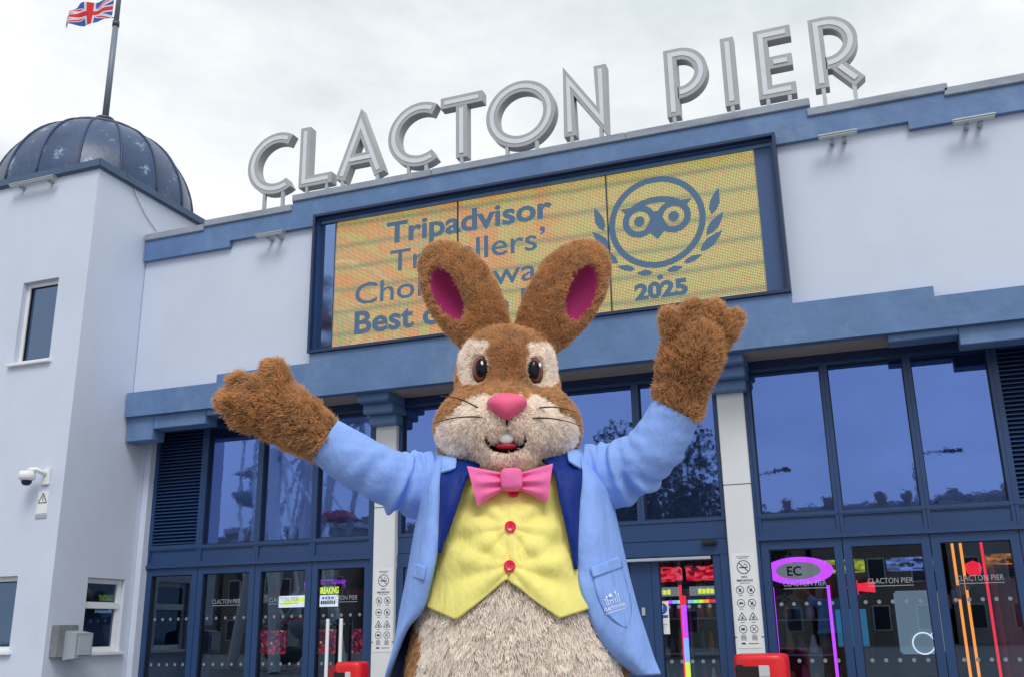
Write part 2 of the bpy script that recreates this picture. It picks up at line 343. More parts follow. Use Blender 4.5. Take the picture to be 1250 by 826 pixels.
# ------------------------------------------------------------------ domed corner tower
TX1, TY0, TS = -8.62, 8.64, 2.70
TX0, TY1 = TX1-TS, TY0+TS; TCX, TCY = TX1-TS/2, TY0+TS/2
T = thing('domed_tower', 'square white rendered tower with navy ribbed dome beside the pier entrance', 'tower', (TCX, TCY, 0))
def wall_with_holes(axis, c, a0, a1, z0, z1, holes, depth):
    """a rendered wall face on plane axis=c with rectangular openings and reveals; holes (a0,a1,z0,z1)"""
    mb = MB(); xs = sorted({a0, a1, *[h[0] for h in holes], *[h[1] for h in holes]}); zs = sorted({z0, z1, *[h[2] for h in holes], *[h[3] for h in holes]})
    P = (lambda a, z, d=0: (a, c+d, z)) if axis == 'y' else (lambda a, z, d=0: (c-d, a, z))
    for i in range(len(xs)-1):
        for j in range(len(zs)-1):
            mx_, mz_ = (xs[i]+xs[i+1])/2, (zs[j]+zs[j+1])/2
            if any(h[0] < mx_ < h[1] and h[2] < mz_ < h[3] for h in holes): continue
            mb.add([P(xs[i], zs[j]), P(xs[i+1], zs[j]), P(xs[i+1], zs[j+1]), P(xs[i], zs[j+1])], [(0, 1, 2, 3)])
    for h in holes:
        q = [(h[0], h[2]), (h[1], h[2]), (h[1], h[3]), (h[0], h[3])]
        for k in range(4):
            a, b = q[k], q[(k+1) % 4]; mb.add([P(*a), P(*b), P(*b, depth), P(*a, depth)], [(0, 1, 2, 3)])
    return mb
hf = [(-9.62, -9.06, 4.45, 5.49), (-9.72, -9.12, 1.13, 1.94)]; hr = [(9.17, 9.78, 1.10, 1.93)]
wall_with_holes('y', TY0, TX0, TX1, 0, 6.88, hf, .14).build('wall', RENDER, T)
wall_with_holes('x', TX1, TY0, TY1, 0, 6.88, hr, .12).build('wall', RENDER, T)
MB().add([(TX0, TY0, 0), (TX0, TY1, 0), (TX0, TY1, 6.88), (TX0, TY0, 6.88), (TX1, TY1, 0), (TX1, TY1, 6.88)], [(0, 1, 2, 3), (1, 4, 5, 2)]).build('wall', RENDER, T)
# windows
def win_y(h, y, rail=None):
    w = frame_rect(MB(), h[0]+.002, h[1]-.002, h[2]+.002, h[3]-.002, .05, y-.03, y+.03).build('window', UPVC, T)
    obj('pane', [(h[0]+.045, y, h[2]+.04), (h[1]-.045, y, h[2]+.04), (h[1]-.045, y, h[3]-.04), (h[0]+.045, y, h[3]-.04)], [(0, 1, 2, 3)], DARKGLASS, w)
    frame_rect(MB(), h[0]+.052, h[1]-.052, h[2]+.052, h[3]-.052, .012, y-.014, y-.004).build('gasket', GASKET, w)
    MB().box(h[0]-.06, h[1]+.04, TY0-.05, y-.031, h[2]-.035, h[2]+.0015, .006).build('sill', UPVC, w)
win_y(hf[0], TY0+.10); win_y(hf[1], TY0+.10)
h = hr[0]; xg = TX1-.08
w = MB()
def bx(x0, x1, y0, y1, z0, z1): w.box(x0, x1, y0, y1, z0, z1, .004)
bx(xg-.03, xg+.03, h[0]+.002, h[0]+.06, h[2]+.002, h[3]-.002); bx(xg-.03, xg+.03, h[1]-.06, h[1]-.002, h[2]+.002, h[3]-.002)
bx(xg-.03, xg+.028, h[0]+.061, h[1]-.061, h[2]+.002, h[2]+.06); bx(xg-.03, xg+.028, h[0]+.061, h[1]-.061, h[3]-.06, h[3]-.002); bx(xg-.03, xg+.045, h[0]+.03, h[1]-.03, 1.585, 1.66)
w = w.build('window', UPVC, T)
for z0, z1 in ((1.165, 1.58), (1.665, 1.87)):
    obj('pane', [(xg, h[0]+.06, z0), (xg, h[1]-.06, z0), (xg, h[1]-.06, z1), (xg, h[0]+.06, z1)], [(0, 1, 2, 3)], DARKGLASS, w)
MB().box(xg+.031, TX1+.045, h[0]-.05, h[1]+.05, h[2]-.035, h[2]+.0015, .006).build('sill', UPVC, w)
# cornice and roof slab
e = .055
cn = MB(); cn.box(TX0-e, TX1+e, TY0-e, TY1+e, 6.872, 6.985, .012); cn.build('cornice', mat('navy_cornice', (.055, .105, .20), .5, var=.2, vscale=5, bump=.1, bscale=20), T)
# dome of lead panels with raised ribs
DR, DZ, DH = 1.335, 6.984, 1.36
dm = thing('dome', None, None); dm.parent = T; dm.location = np.array([TCX, TCY, DZ])-origin(T)
NP = 16
def dprof(t): a = t*PI/2*.93; return DR*math.cos(a)**.93, DH*math.sin(a)
for k in range(NP):
    a0, a1 = 2*PI*k/NP+PI/NP, 2*PI*(k+1)/NP+PI/NP; mb = MB(); n, m = 16, 6; v = []
    for i in range(n+1):
        r, z = dprof(i/n)
        for j in range(m+1):
            a = a0+(a1-a0)*j/m; rr = r*(math.cos(PI/NP)/math.cos(a-(a0+a1)/2))*.6+r*.4; v.append((TCX+rr*math.cos(a), TCY+rr*math.sin(a), DZ+z))
    mb.add(v, [(i*(m+1)+j, i*(m+1)+j+1, (i+1)*(m+1)+j+1, (i+1)*(m+1)+j) for i in range(n) for j in range(m)])
    mb.build('panel', DOMELEAD, dm, True)
    pts = [];
    for i in range(17):
        r, z = dprof(i/16); pts.append((TCX+(r+.004)*math.cos(a0), TCY+(r+.004)*math.sin(a0), DZ+z+.004))
    MB().tube(pts, .016, 6).build('rib', mat('navy_rib', (.02, .04, .10), .5), dm, True)
MB().lathe([(.50, 1.24), (.57, 1.245), (.57, 1.285), (.38, 1.37), (.2, 1.42), (0.001, 1.43)], (TCX, TCY, DZ), 32).build('crown_cap', mat('navy_cornice', (.055, .105, .20)), dm, True)
MB().lathe([(.001, 1.40), (.12, 1.40), (.125, 1.44), (.09, 1.46), (.09, 1.50), (.13, 1.52), (.13, 1.56), (.08, 1.585), (.001, 1.585)], (TCX, TCY, DZ), 24).build('finial', mat('dark_bronze', (.06, .06, .09), .4), dm, True)
# flagpole and flag
PZ = DZ+1.58
fp = thing('flagpole', 'slim grey flagpole rising from the navy dome', 'flagpole', (TCX, TCY, PZ))
MB().tube([(TCX, TCY, PZ-.03), (TCX, TCY, PZ+1.62)], [.047, .043], 14).build('pole', mat('grey_pole', (.17, .21, .27), .45), fp, True)
MB().tube([(TCX, TCY, PZ+1.6), (TCX, TCY, PZ+2.9)], [.038, .034], 14).build('upper_pole', mat('grey_pole', (.17, .21, .27)), fp, True)
MB().tube([(TCX, TCY, PZ+1.55), (TCX, TCY, PZ+1.64)], .052, 14).build('collar', mat('dark_bronze', (.06, .06, .09)), fp, True)
# flag: the pattern is real cloth pieces by colour attribute on a fine waved grid
nu, nv = 150, 75; FW, FH = .86, .36
d_out = np.array([-_r[0], -_r[1], 0.0])*1.0; d_out = d_out*.96+np.array([_f[0], _f[1], 0])*.28; d_out /= np.linalg.norm(d_out)
nrm = np.array([-d_out[1], d_out[0], 0])
P0 = np.array([TCX, TCY, PZ+1.72])+d_out*.085
vs, cols = [], []
R_, W_, B_ = (.80, .035, .055), (.78, .80, .84), (.05, .13, .52)
def jack(u, v):      # u 0..1 from hoist, v 0..1 from bottom, flag 2:1
    X, Y = (u-.5)*60, (v-.5)*30
    if abs(X) < 3 or abs(Y) < 3: return R_
    if abs(X) < 5 or abs(Y) < 5: return W_
    d1 = (Y-X*.5)/math.sqrt(1.25); d2 = (Y+X*.5)/math.sqrt(1.25)
    for d, sg in ((d1, 1), (d2, -1)):
        lo, hi = ((-2, 0) if (X < 0) == (sg > 0) else (0, 2))
        if lo < d < hi: return R_
    if min(abs(d1), abs(d2)) < 3: return W_
    return B_
for j in range(nv+1):
    for i in range(nu+1):
        u, v = i/nu, j/nv; wv = .035*u*math.sin(9*u+1.4*v+.4)+.02*u*math.sin(17*u-2*v)
        p = P0+d_out*FW*u+nrm*wv*2.2+np.array([0, 0, FH*v-.02*u+.045*math.sin(6.0*u-.5)*u-.05*u*(1-v)*math.sin(5*u)]); vs.append(p)
fc = [(j*(nu+1)+i, j*(nu+1)+i+1, (j+1)*(nu+1)+i+1, (j+1)*(nu+1)+i) for j in range(nv) for i in range(nu)]
FLAGM = mat('flag_cloth', (1, 1, 1), .8)
fl = obj('flag', vs, fc, FLAGM, None, True)
ca = fl.data.color_attributes.new('col', 'FLOAT_COLOR', 'CORNER')
cd = np.ones((len(fc)*4, 4), np.float32)
for q in range(len(fc)):
    j, i = divmod(q, nu); cd[q*4:q*4+4, :3] = jack((i+.5)/nu, (j+.5)/nv)
ca.data.foreach_set('color', cd.ravel())
def attr_color(m, nm='col'):
    t = m.node_tree; a = t.nodes.new('ShaderNodeAttribute'); a.attribute_name = nm; t.links.new(a.outputs['Color'], t.nodes['Principled BSDF'].inputs['Base Color']); return m
attr_color(FLAGM)
t_ = FLAGM.node_tree; tl = t_.nodes.new('ShaderNodeBsdfTranslucent'); ms_ = t_.nodes.new('ShaderNodeMixShader'); ms_.inputs[0].default_value = .4
at_ = [n for n in t_.nodes if n.type == 'ATTRIBUTE'][0]; ou_ = [n for n in t_.nodes if n.type == 'OUTPUT_MATERIAL'][0]
t_.links.new(at_.outputs[0], tl.inputs[0]); t_.links.new(t_.nodes['Principled BSDF'].outputs[0], ms_.inputs[1]); t_.links.new(tl.outputs[0], ms_.inputs[2]); t_.links.new(ms_.outputs[0], ou_.inputs[0])
tag(fl, 'red white and blue union flag waving from the flagpole', 'flag')
for k in (0, nv):
    a = np.array(vs[k*(nu+1)]); MB().tube([a, a-d_out*.07], .009, 6).build('halyard_clip', GALV, fp)
# loose cable on the tower side
pts = [onX(155, 213, TX1+.06), onX(166, 240, TX1+.02), onX(178, 264, TX1+.015), onX(191, 283, TX1+.015)]
cb = MB().tube(pts, .004, 5).build('cable', mat('dark_cable', (.08, .09, .12), .6)); tag(cb, 'thin dark cable running down the tower side from under the dome', 'cable')

# ------------------------------------------------------------------ LED screen
LX0, LX1, LZ0, LZ1, LY = -5.76, -.78, 4.466, 6.06, 9.585
S = thing('led_screen', 'large yellow LED screen with award message mounted above the entrance', 'screen', ((LX0+LX1)/2, LY, LZ0))
frame_rect(MB(), -6.005, -.545, 4.388, 6.125, .03, 9.44, 9.596, .03, .03).build('outer_frame', FRAME2, S)
frame_rect(MB(), -5.974, -.576, 4.419, 6.094, .024, 9.50, 9.595, .022, .026).build('inner_frame', FRAME, S)
MB().box(-5.949, LX0-.004, 9.565, 9.59, 4.442, 6.067).build('side_panel', glossy_pane('blue_gloss_panel', (.16, .25, .48), .05, .03), S)
MB().box(LX1+.004, -.601, 9.565, 9.59, 4.442, 6.067).build('side_panel', mat('blue_matt_panel', (.035, .085, .22), .45), S)
def led_material():
    m = bpy.data.materials.new('led_pixels'); m.use_nodes = True; t = m.node_tree; b = t.nodes['Principled BSDF']; N = t.nodes.new; Lk = t.links.new
    b.inputs['Base Color'].default_value = (.10, .10, .11, 1); b.inputs['Roughness'].default_value = .55
    tc = N('ShaderNodeTexCoord'); sep = N('ShaderNodeSeparateXYZ'); Lk(tc.outputs['Object'], sep.inputs[0])
    def M_(op, a, b_=None, c=None):
        n = N('ShaderNodeMath'); n.operation = op
        for k, q in enumerate((a, b_, c)):
            if q is None: continue
            if isinstance(q, (int, float)): n.inputs[k].default_value = q
            else: Lk(q, n.inputs[k])
        return n.outputs[0]
    x, z = sep.outputs[0], sep.outputs[2]
    # artwork: orange to yellow with swirling streaks
    mpn = N('ShaderNodeMapping'); mpn.inputs['Scale'].default_value = (.55, 1, 1.5); mpn.inputs['Rotation'].default_value = (0, math.radians(-22), 0); Lk(tc.outputs['Object'], mpn.inputs[0])
    nz = N('ShaderNodeTexNoise'); nz.inputs['Scale'].default_value = 1.3; nz.inputs['Detail'].default_value = 3; nz.inputs['Distortion'].default_value = .8; Lk(mpn.outputs[0], nz.inputs['Vector'])
    left = M_('MULTIPLY_ADD', x, -.26, .42); left.node.use_clamp = True      # the artwork's swirl fades out towards the emblem
    ax_, az_ = M_('ADD', x, 3.0), M_('ADD', z, -.1); rad = M_('ADD', M_('SQRT', M_('ADD', M_('MULTIPLY', ax_, ax_), M_('MULTIPLY', M_('MULTIPLY', az_, az_), 2.2))), M_('MULTIPLY', nz.outputs['Fac'], 1.5))
    swirl = M_('MULTIPLY_ADD', M_('SINE', M_('MULTIPLY', rad, 9.0)), .28, M_('MULTIPLY_ADD', M_('SINE', M_('MULTIPLY_ADD', rad, 23.0, 1.0)), .16, .5))
    fac = M_('MULTIPLY_ADD', swirl, left, M_('MULTIPLY', nz.outputs['Fac'], .16))
    rp = N('ShaderNodeValToRGB'); el = rp.color_ramp.elements; el[0].position = .10; el[0].color = (.78, .66, .16, 1); el[1].position = .98; el[1].color = (1.0, .72, .25, 1)
    for ps, c in ((.28, (.86, .64, .14, 1)), (.46, (1.0, .42, .08, 1)), (.62, (1.0, .52, .12, 1)), (.76, (.55, .58, .22, 1)), (.84, (1.0, .60, .14, 1))): q = el.new(ps); q.color = c
    Lk(fac, rp.inputs[0])
    # scan bands
    nb = N('ShaderNodeTexNoise'); nb.inputs['Scale'].default_value = 1.2; nb.inputs['Detail'].default_value = 2; Lk(tc.outputs['Object'], nb.inputs['Vector'])
    band = M_('POWER', M_('ABSOLUTE', M_('SINE', M_('MULTIPLY_ADD', z, 11.5, M_('MULTIPLY_ADD', nb.outputs['Fac'], .8, M_('MULTIPLY', x, .25))))), 14.0)
    mb_ = N('ShaderNodeMix'); mb_.data_type = 'RGBA'; mb_.inputs[7].default_value = (.30, .36, .13, 1); Lk(rp.outputs[0], mb_.inputs[6]); Lk(M_('MULTIPLY', band, .75), mb_.inputs[0])
    # pixel grid: 16 mm pitch, each pixel a lit dot, with red / green unevenness from cell to cell
    P = 1/.0165
    px_, pz_ = M_('MULTIPLY', x, P), M_('MULTIPLY', z, P)
    dx, dz = M_('SUBTRACT', M_('FRACT', px_), .5), M_('SUBTRACT', M_('FRACT', pz_), .5)
    rr = M_('SQRT', M_('ADD', M_('MULTIPLY', dx, dx), M_('MULTIPLY', M_('MULTIPLY', dz, dz), 1.6)))
    dot = M_('SUBTRACT', 1.0, M_('SMOOTH_MIN', M_('MULTIPLY', rr, 1.9), 1.0, .2)); dot.node.use_clamp = True
    cmb = N('ShaderNodeCombineXYZ'); Lk(M_('FLOOR', M_('MULTIPLY', px_, .5)), cmb.inputs[0]); Lk(M_('FLOOR', pz_), cmb.inputs[2])
    wn_ = N('ShaderNodeTexWhiteNoise'); Lk(cmb.outputs[0], wn_.inputs['Vector'])
    rp2 = N('ShaderNodeValToRGB'); rp2.color_ramp.interpolation = 'CONSTANT'; e2 = rp2.color_ramp.elements; e2[0].color = (1.05, .98, 1.0, 1); e2[1].position = .62; e2[1].color = (1.35, .50, .6, 1)
    for ps, c in ((.76, (.60, 1.25, .6, 1)), (.88, (1.2, 1.15, 1.3, 1))): q = e2.new(ps); q.color = c
    Lk(wn_.outputs[0], rp2.inputs[0])
    mm = N('ShaderNodeMix'); mm.data_type = 'RGBA'; mm.blend_type = 'MULTIPLY'; mm.inputs[0].default_value = .5; Lk(mb_.outputs[2], mm.inputs[6]); Lk(rp2.outputs[0], mm.inputs[7])
    st = M_('MULTIPLY_ADD', dot, 1.30, .12)
    Lk(mm.outputs[2], b.inputs['Emission Color']); Lk(st, b.inputs['Emission Strength']); return m
LED = led_material()
jx = [LX0, LX0+1.605, LX0+1.605+1.775, LX1]
for k in range(3):
    MB().box(jx[k]+.008, jx[k+1]-.008, LY, LY+.01, LZ0, LZ1).build('display_panel', LED, S)
for k in (1, 2): MB().box(jx[k]-.0075, jx[k]+.0075, LY-.012, LY+.008, LZ0-.02, LZ1+.01).build('panel_joint', FRAME2, S)
INK = mat('led_slate_blue', (.02, .03, .05), .55, emit=(.05, .115, .20), estr=.75)
ty = LY-.004
tx = MB()
text_on(tx, 'Tripadvisor', -4.04, 5.655, 2.06, .27, ty, .028, True)
text_on(tx, 'Travellers’', -4.06, 5.295, 1.92, .27, ty-.0002, .006, True)
text_on(tx, 'Choice Awards', -4.05, 4.945, 2.84, .27, ty-.0004, .006, True)
text_on(tx, 'Best of the Best', -4.05, 4.595, 2.84, .27, ty-.0006, .028, True)
tx.build('message_lettering', INK, S)
ow = MB(); ox, oz = -1.85, 5.40
ring(ow, ox, oz, ty, .455, .522, 64)
oz2 = oz+.03
for s in (-1, 1):
    ring(ow, ox+s*.185, oz2, ty-.0003*(2+s), .115, .185, 40); disc(ow, ox+s*.185, oz2, ty-.0012, .058)
# brow arc, ear tips and beak
for k in range(24):
    a0, a1 = PI*(.18+.64*k/24), PI*(.18+.64*(k+1)/24)
    f_ = lambda a, rx, rz, c: (ox+rx*math.cos(a), oz2+c+rz*math.sin(a))
    flat(ow, [f_(a0, .36, .235, .02), f_(a1, .36, .235, .02), f_(a1, .36, .165, .02), f_(a0, .36, .165, .02)], ty-.0016)
for s in (-1, 1): flat(ow, [(ox+s*.385, oz2+.17), (ox+s*.20, oz2+.175), (ox+s*.315, oz2+.085)], ty-.0018)
flat(ow, [(ox-.12, oz2-.10), (ox, oz2-.235), (ox+.12, oz2-.10), (ox+.03, oz2+.09), (ox-.03, oz2+.09)], ty-.002)
ow.build('owl_emblem', INK, S)
lv = MB()
for (bx0, by0), (bx1, by1) in (((632, 310), (665, 185)), ((610, 405), (688, 295)), ((582, 478), (683, 380)), ((505, 530), (592, 490)), ((428, 566), (503, 548))):
    a_, b_ = [onY(700+q/3.754, 180+w_/3.754, LY)[[0, 2]] for q, w_ in ((bx0, by0), (bx1, by1))]; d = b_-a_; nn = np.array([-d[1], d[0]])/np.linalg.norm(d); hw = .052 if np.linalg.norm(d) > .27 else .034
    for s in (-1, 1):
        fl_ = lambda p: (float(p[0]) if s > 0 else 2*ox-float(p[0]), float(p[1])); flat(lv, [fl_(a_+d*q+nn*hw*w_) for q, w_ in ((0, 0), (.2, .75), (.45, 1), (.75, .62), (1, 0), (.75, -.62), (.45, -1), (.2, -.75))], ty)
disc(lv, ox, oz-.63, ty, .03)
lv.build('laurel_leaves', INK, S)
yr = MB(); text_on(yr, '2025', ox, 4.555, .56, .17, ty, .05, True); yr.build('year_lettering', INK, S)

# ------------------------------------------------------------------ rooftop letters
ZB, ZT, LW = 6.575, 7.40, .142; HH = ZT-ZB; LFY, LD = 9.54, .13
def ribbon(pts, w, closed=False):
    """2-D ribbon of width w along pts with mitred joins: left and right edges"""
    P = [np.array(p, float) for p in pts]; n = len(P); Lf, Rt = [], []
    for i in range(n):
        a = P[i-1] if (i > 0 or closed) else None; b = P[(i+1) % n] if (i < n-1 or closed) else None
        d1 = (P[i]-a)/np.linalg.norm(P[i]-a) if a is not None else None; d2 = (b-P[i])/np.linalg.norm(b-P[i]) if b is not None else None
        if d1 is None: d1 = d2
        if d2 is None: d2 = d1
        n1, n2 = np.array([-d1[1], d1[0]]), np.array([-d2[1], d2[0]]); m = n1+n2; m /= np.linalg.norm(m); k = 1/max(.35, m@n1)
        Lf.append(P[i]+m*w/2*k); Rt.append(P[i]-m*w/2*k)
    return Lf, Rt
def extrude_ribbon(mb, pts, w, y0, y1, closed=False):
    Lf, Rt = ribbon(pts, w, closed); n = len(Lf); v = [(p[0], y, p[1]) for y in (y0, y1) for s in (Lf, Rt) for p in s]
    I = lambda y, s, i: (y*2+s)*n+i % n
    f = []
    for i in range(n if closed else n-1):
        f += [(I(0, 0, i), I(0, 1, i), I(0, 1, i+1), I(0, 0, i+1)), (I(1, 0, i), I(1, 0, i+1), I(1, 1, i+1), I(1, 1, i)),
              (I(0, 0, i), I(0, 0, i+1), I(1, 0, i+1), I(1, 0, i)), (I(0, 1, i), I(1, 1, i), I(1, 1, i+1), I(0, 1, i+1))]
    if not closed: f += [(I(0, 0, 0), I(1, 0, 0), I(1, 1, 0), I(0, 1, 0)), (I(0, 0, n-1), I(0, 1, n-1), I(1, 1, n-1), I(1, 0, n-1))]
    return mb.add(v, f)
def arc(cx, cz, rx, rz, a0, a1, n=28): return [(cx+rx*math.cos(math.radians(a0+(a1-a0)*k/n)), cz+rz*math.sin(math.radians(a0+(a1-a0)*k/n))) for k in range(n+1)]
def letter(ch, x0, x1, posts, label):
    h = LW/2; L = thing('rooftop_letter', label, 'letter', ((x0+x1)/2, LFY, 6.34 if x0 < -6.4 or x0 > -.15 else 6.46), 'letters of the rooftop sign')
    xa, xb, zb, zt = x0+h, x1-h, ZB+h, ZT-h; zm = (ZB+ZT)/2
    if ch == 'C': r = (ZT-ZB)/2-h+.012; S_ = [arc(x0+.012+r+h, zm, r, r, 57, 303)]
    elif ch == 'O': r = (ZT-ZB)/2-h+.012; S_ = [arc((x0+x1)/2, zm, r, r, 0, 360, 48)]
    elif ch == 'L': S_ = [[(xa, ZT), (xa, zb), (x1, zb)]]
    elif ch == 'A': ap = ((x0+x1)/2, ZT-.10); S_ = [[(xa, ZB), ap, (xb, ZB)], [(xa+.07, ZB+.245), (xb-.07, ZB+.245)]]
    elif ch == 'T': S_ = [[(x0, zt), (x1, zt)], [((x0+x1)/2, zt-h+.01), ((x0+x1)/2, ZB)]]
    elif ch == 'N': S_ = [[(xa, ZB), (xa, ZT-.12), (xb, ZB+.12), (xb, ZT)]]
    elif ch == 'I': S_ = [[((x0+x1)/2, ZB), ((x0+x1)/2, ZT)]]
    elif ch == 'E': S_ = [[(x1, zt), (xa, zt), (xa, zb), (x1, zb)], [(xa+h-.01, zm), (x1-.01, zm)]]
    elif ch in 'PR':
        rz = .24; zc = zt-rz; S_ = [[(xa, ZB), (xa, zt), (x1-rz-h-.02, zt)]+arc(x1-rz-h, zc, rz, rz, 88, -90, 24)+[(xa+h-.01, zc-rz)]]
        if ch == 'R': S_.append([(xa+.16, zc-rz-.02), (x1-.03, ZB)])
    mb = MB(); ml = MB()
    for k, s in enumerate(S_):
        closed = ch == 'O'; s = s[:-1] if closed else s
        extrude_ribbon(mb, s, LW, LFY+.002*k, LFY+LD-.002*k, closed)
        def short(s):
            s = [np.array(p, float) for p in s]
            for i, j in ((0, 1), (-1, -2)):
                d = s[j]-s[i]; ln = np.linalg.norm(d); s[i] = s[i]+d/ln*min(.05, ln*.8)
            return s
        extrude_ribbon(ml, s if closed else short(s), .052, LFY-.006-.002*k, LFY+.003+.002*k, closed)
    mb.build('body', LETTERG, L); ml.build('channel', LETTERW, L)
    zbase = lambda x: 6.363 if (x < XC-3.10 or x > XC+3.08) else 6.483
    for px_ in posts: MB().box(px_-.02, px_+.02, LFY+.004, LFY+.04, zbase(px_)-.004, ZB+.03).build('post', GALV, L)
for a in (('C', -7.08, -6.42, (-6.80, -6.53), 'first big grey letter C of the rooftop sign, before the L'), ('L', -6.30, -5.83, (-6.18, -5.90), 'big grey letter L of the rooftop sign'),
          ('A', -5.78, -5.10, (-5.68, -5.20), 'big grey letter A of the rooftop sign'), ('C', -5.07, -4.45, (-4.78, -4.55), 'second big grey letter C of the rooftop sign, after the A'),
          ('T', -4.36, -3.82, (-4.09,), 'big grey letter T of the rooftop sign'), ('O', -3.78, -2.92, (-3.52, -3.16), 'big round grey letter O of the rooftop sign'),
          ('N', -2.83, -2.31, (-2.74, -2.40), 'big grey letter N of the rooftop sign'), ('P', -1.65, -1.18, (-1.575,), 'big grey letter P of the rooftop sign'),
          ('I', -1.02, -.885, (-.95,), 'big grey letter I of the rooftop sign'), ('E', -.67, -.285, (-.58, -.36), 'big grey letter E of the rooftop sign'),
          ('R', -.10, .37, (-.02, .28), 'big grey letter R of the rooftop sign, at its end')): letter(*a)

# ------------------------------------------------------------------ small fittings
def strip_light(x0, x1, z, y, label, wall_y):
    L = thing('strip_light', label, 'light', ((x0+x1)/2, wall_y, z), 'grey strip lights under the parapets')
    MB().box(x0, x1, y-.05, y+.02, z, z+.022, .005).build('housing', GALV, L)
    MB().box(x0+.01, x1-.01, y-.045, y+.015, z-.018, z-.001, .004).build('diffuser', mat('grey_lens', (.45, .48, .52), .3), L)
    for x in (x0+.13, x1-.13): MB().box(x-.02, x+.02, y+.016, wall_y+.003, z-.03, z+.012, .004).build('bracket', GALV, L)
strip_light(-6.80, -6.40, 5.965, 9.45, 'grey strip light under parapet, between tower and LED screen', 9.60)
strip_light(-.13, .25, 5.965, 9.45, 'grey strip light under parapet beside the right edge of LED screen', 9.60)
strip_light(1.11, 1.49, 5.88, 9.45, 'grey strip light under the lower step of parapet, farthest from tower', 9.60)
strip_light(-9.95, -9.22, 6.82, 8.55, 'long grey strip light under the tower cornice', TY0)
# dome camera on the tower
cxw, czw = -8.97, 3.03
K = thing('security_camera', 'white dome security camera bracketed to the tower wall', 'camera', (cxw, TY0, czw))
MB().box(cxw+.05, cxw+.15, TY0-.03, TY0+.002, czw-.09, czw+.10, .008).build('wall_plate', WHITE, K)
MB().tube([(cxw+.10, TY0-.02, czw+.03), (cxw+.08, TY0-.15, czw+.07), (cxw-.01, TY0-.17, czw+.07)], .026, 10).build('arm', WHITE, K, True)
MB().lathe([(.001, .05), (.085, .045), (.092, .0), (.09, -.035), (.07, -.055), (.001, -.058)], (cxw-.02, TY0-.17, czw+.005), 20).build('housing', WHITE, K, True)
MB().lathe([(.058, -.05), (.055, -.085), (.035, -.108), (.001, -.115)], (cxw-.02, TY0-.17, czw+.005), 16).build('lens_dome', mat('camera_lens', (.01, .015, .05), .08), K, True)
sgn = thing('camera_sign', 'small white warning sign with triangle under the security camera', 'sign', (cxw+.07, TY0, 2.60))
MB().box(cxw+.005, cxw+.155, TY0-.006, TY0+.002, 2.62, 2.87).build('plate', WHITE, sgn)
mb = MB(); yy = TY0-.0065; tri = [(cxw+.02, 2.74), (cxw+.14, 2.74), (cxw+.08, 2.85)]; stroke(mb, tri+[tri[0]], .012, yy); stroke(mb, [(cxw+.085, 2.82), (cxw+.075, 2.79), (cxw+.09, 2.785), (cxw+.078, 2.755)], .009, yy); mb.build('pictogram', INKM, sgn)
MB().box(cxw+.0, cxw+.16, TY0-.008, TY0+.002, 2.565, 2.605).build('text_plate', mat('grey_text_plate', (.35, .38, .44), .5), sgn)
# meter box on the tower return
M0 = thing('meter_box', 'grey wall box with tilted grey lid on the tower side', 'box', (TX1, 8.86, 1.04))
MB().box(TX1-.01, TX1+.11, 8.71, 9.00, 1.055, 1.40, .01).build('hood', mat('weathered_grey', (.20, .22, .24), .6, var=.3, vscale=6), M0)
obj('housing', [(TX1+.105, 8.80, 1.03), (TX1+.27, 8.80, 1.05), (TX1+.27, 8.80, 1.31), (TX1+.105, 8.80, 1.34), (TX1+.105, 9.03, 1.03), (TX1+.27, 9.05, 1.05), (TX1+.27, 9.05, 1.31), (TX1+.105, 9.03, 1.34)], [(0, 1, 2, 3), (7, 6, 5, 4), (0, 4, 5, 1), (1, 5, 6, 2), (2, 6, 7, 3), (3, 7, 4, 0)], GREYBOX, M0)
MB().box(TX1+.272, TX1+.285, 8.83, 9.02, 1.08, 1.28, .004).build('lid', mat('pale_grey_lid', (.42, .47, .54), .45), M0)
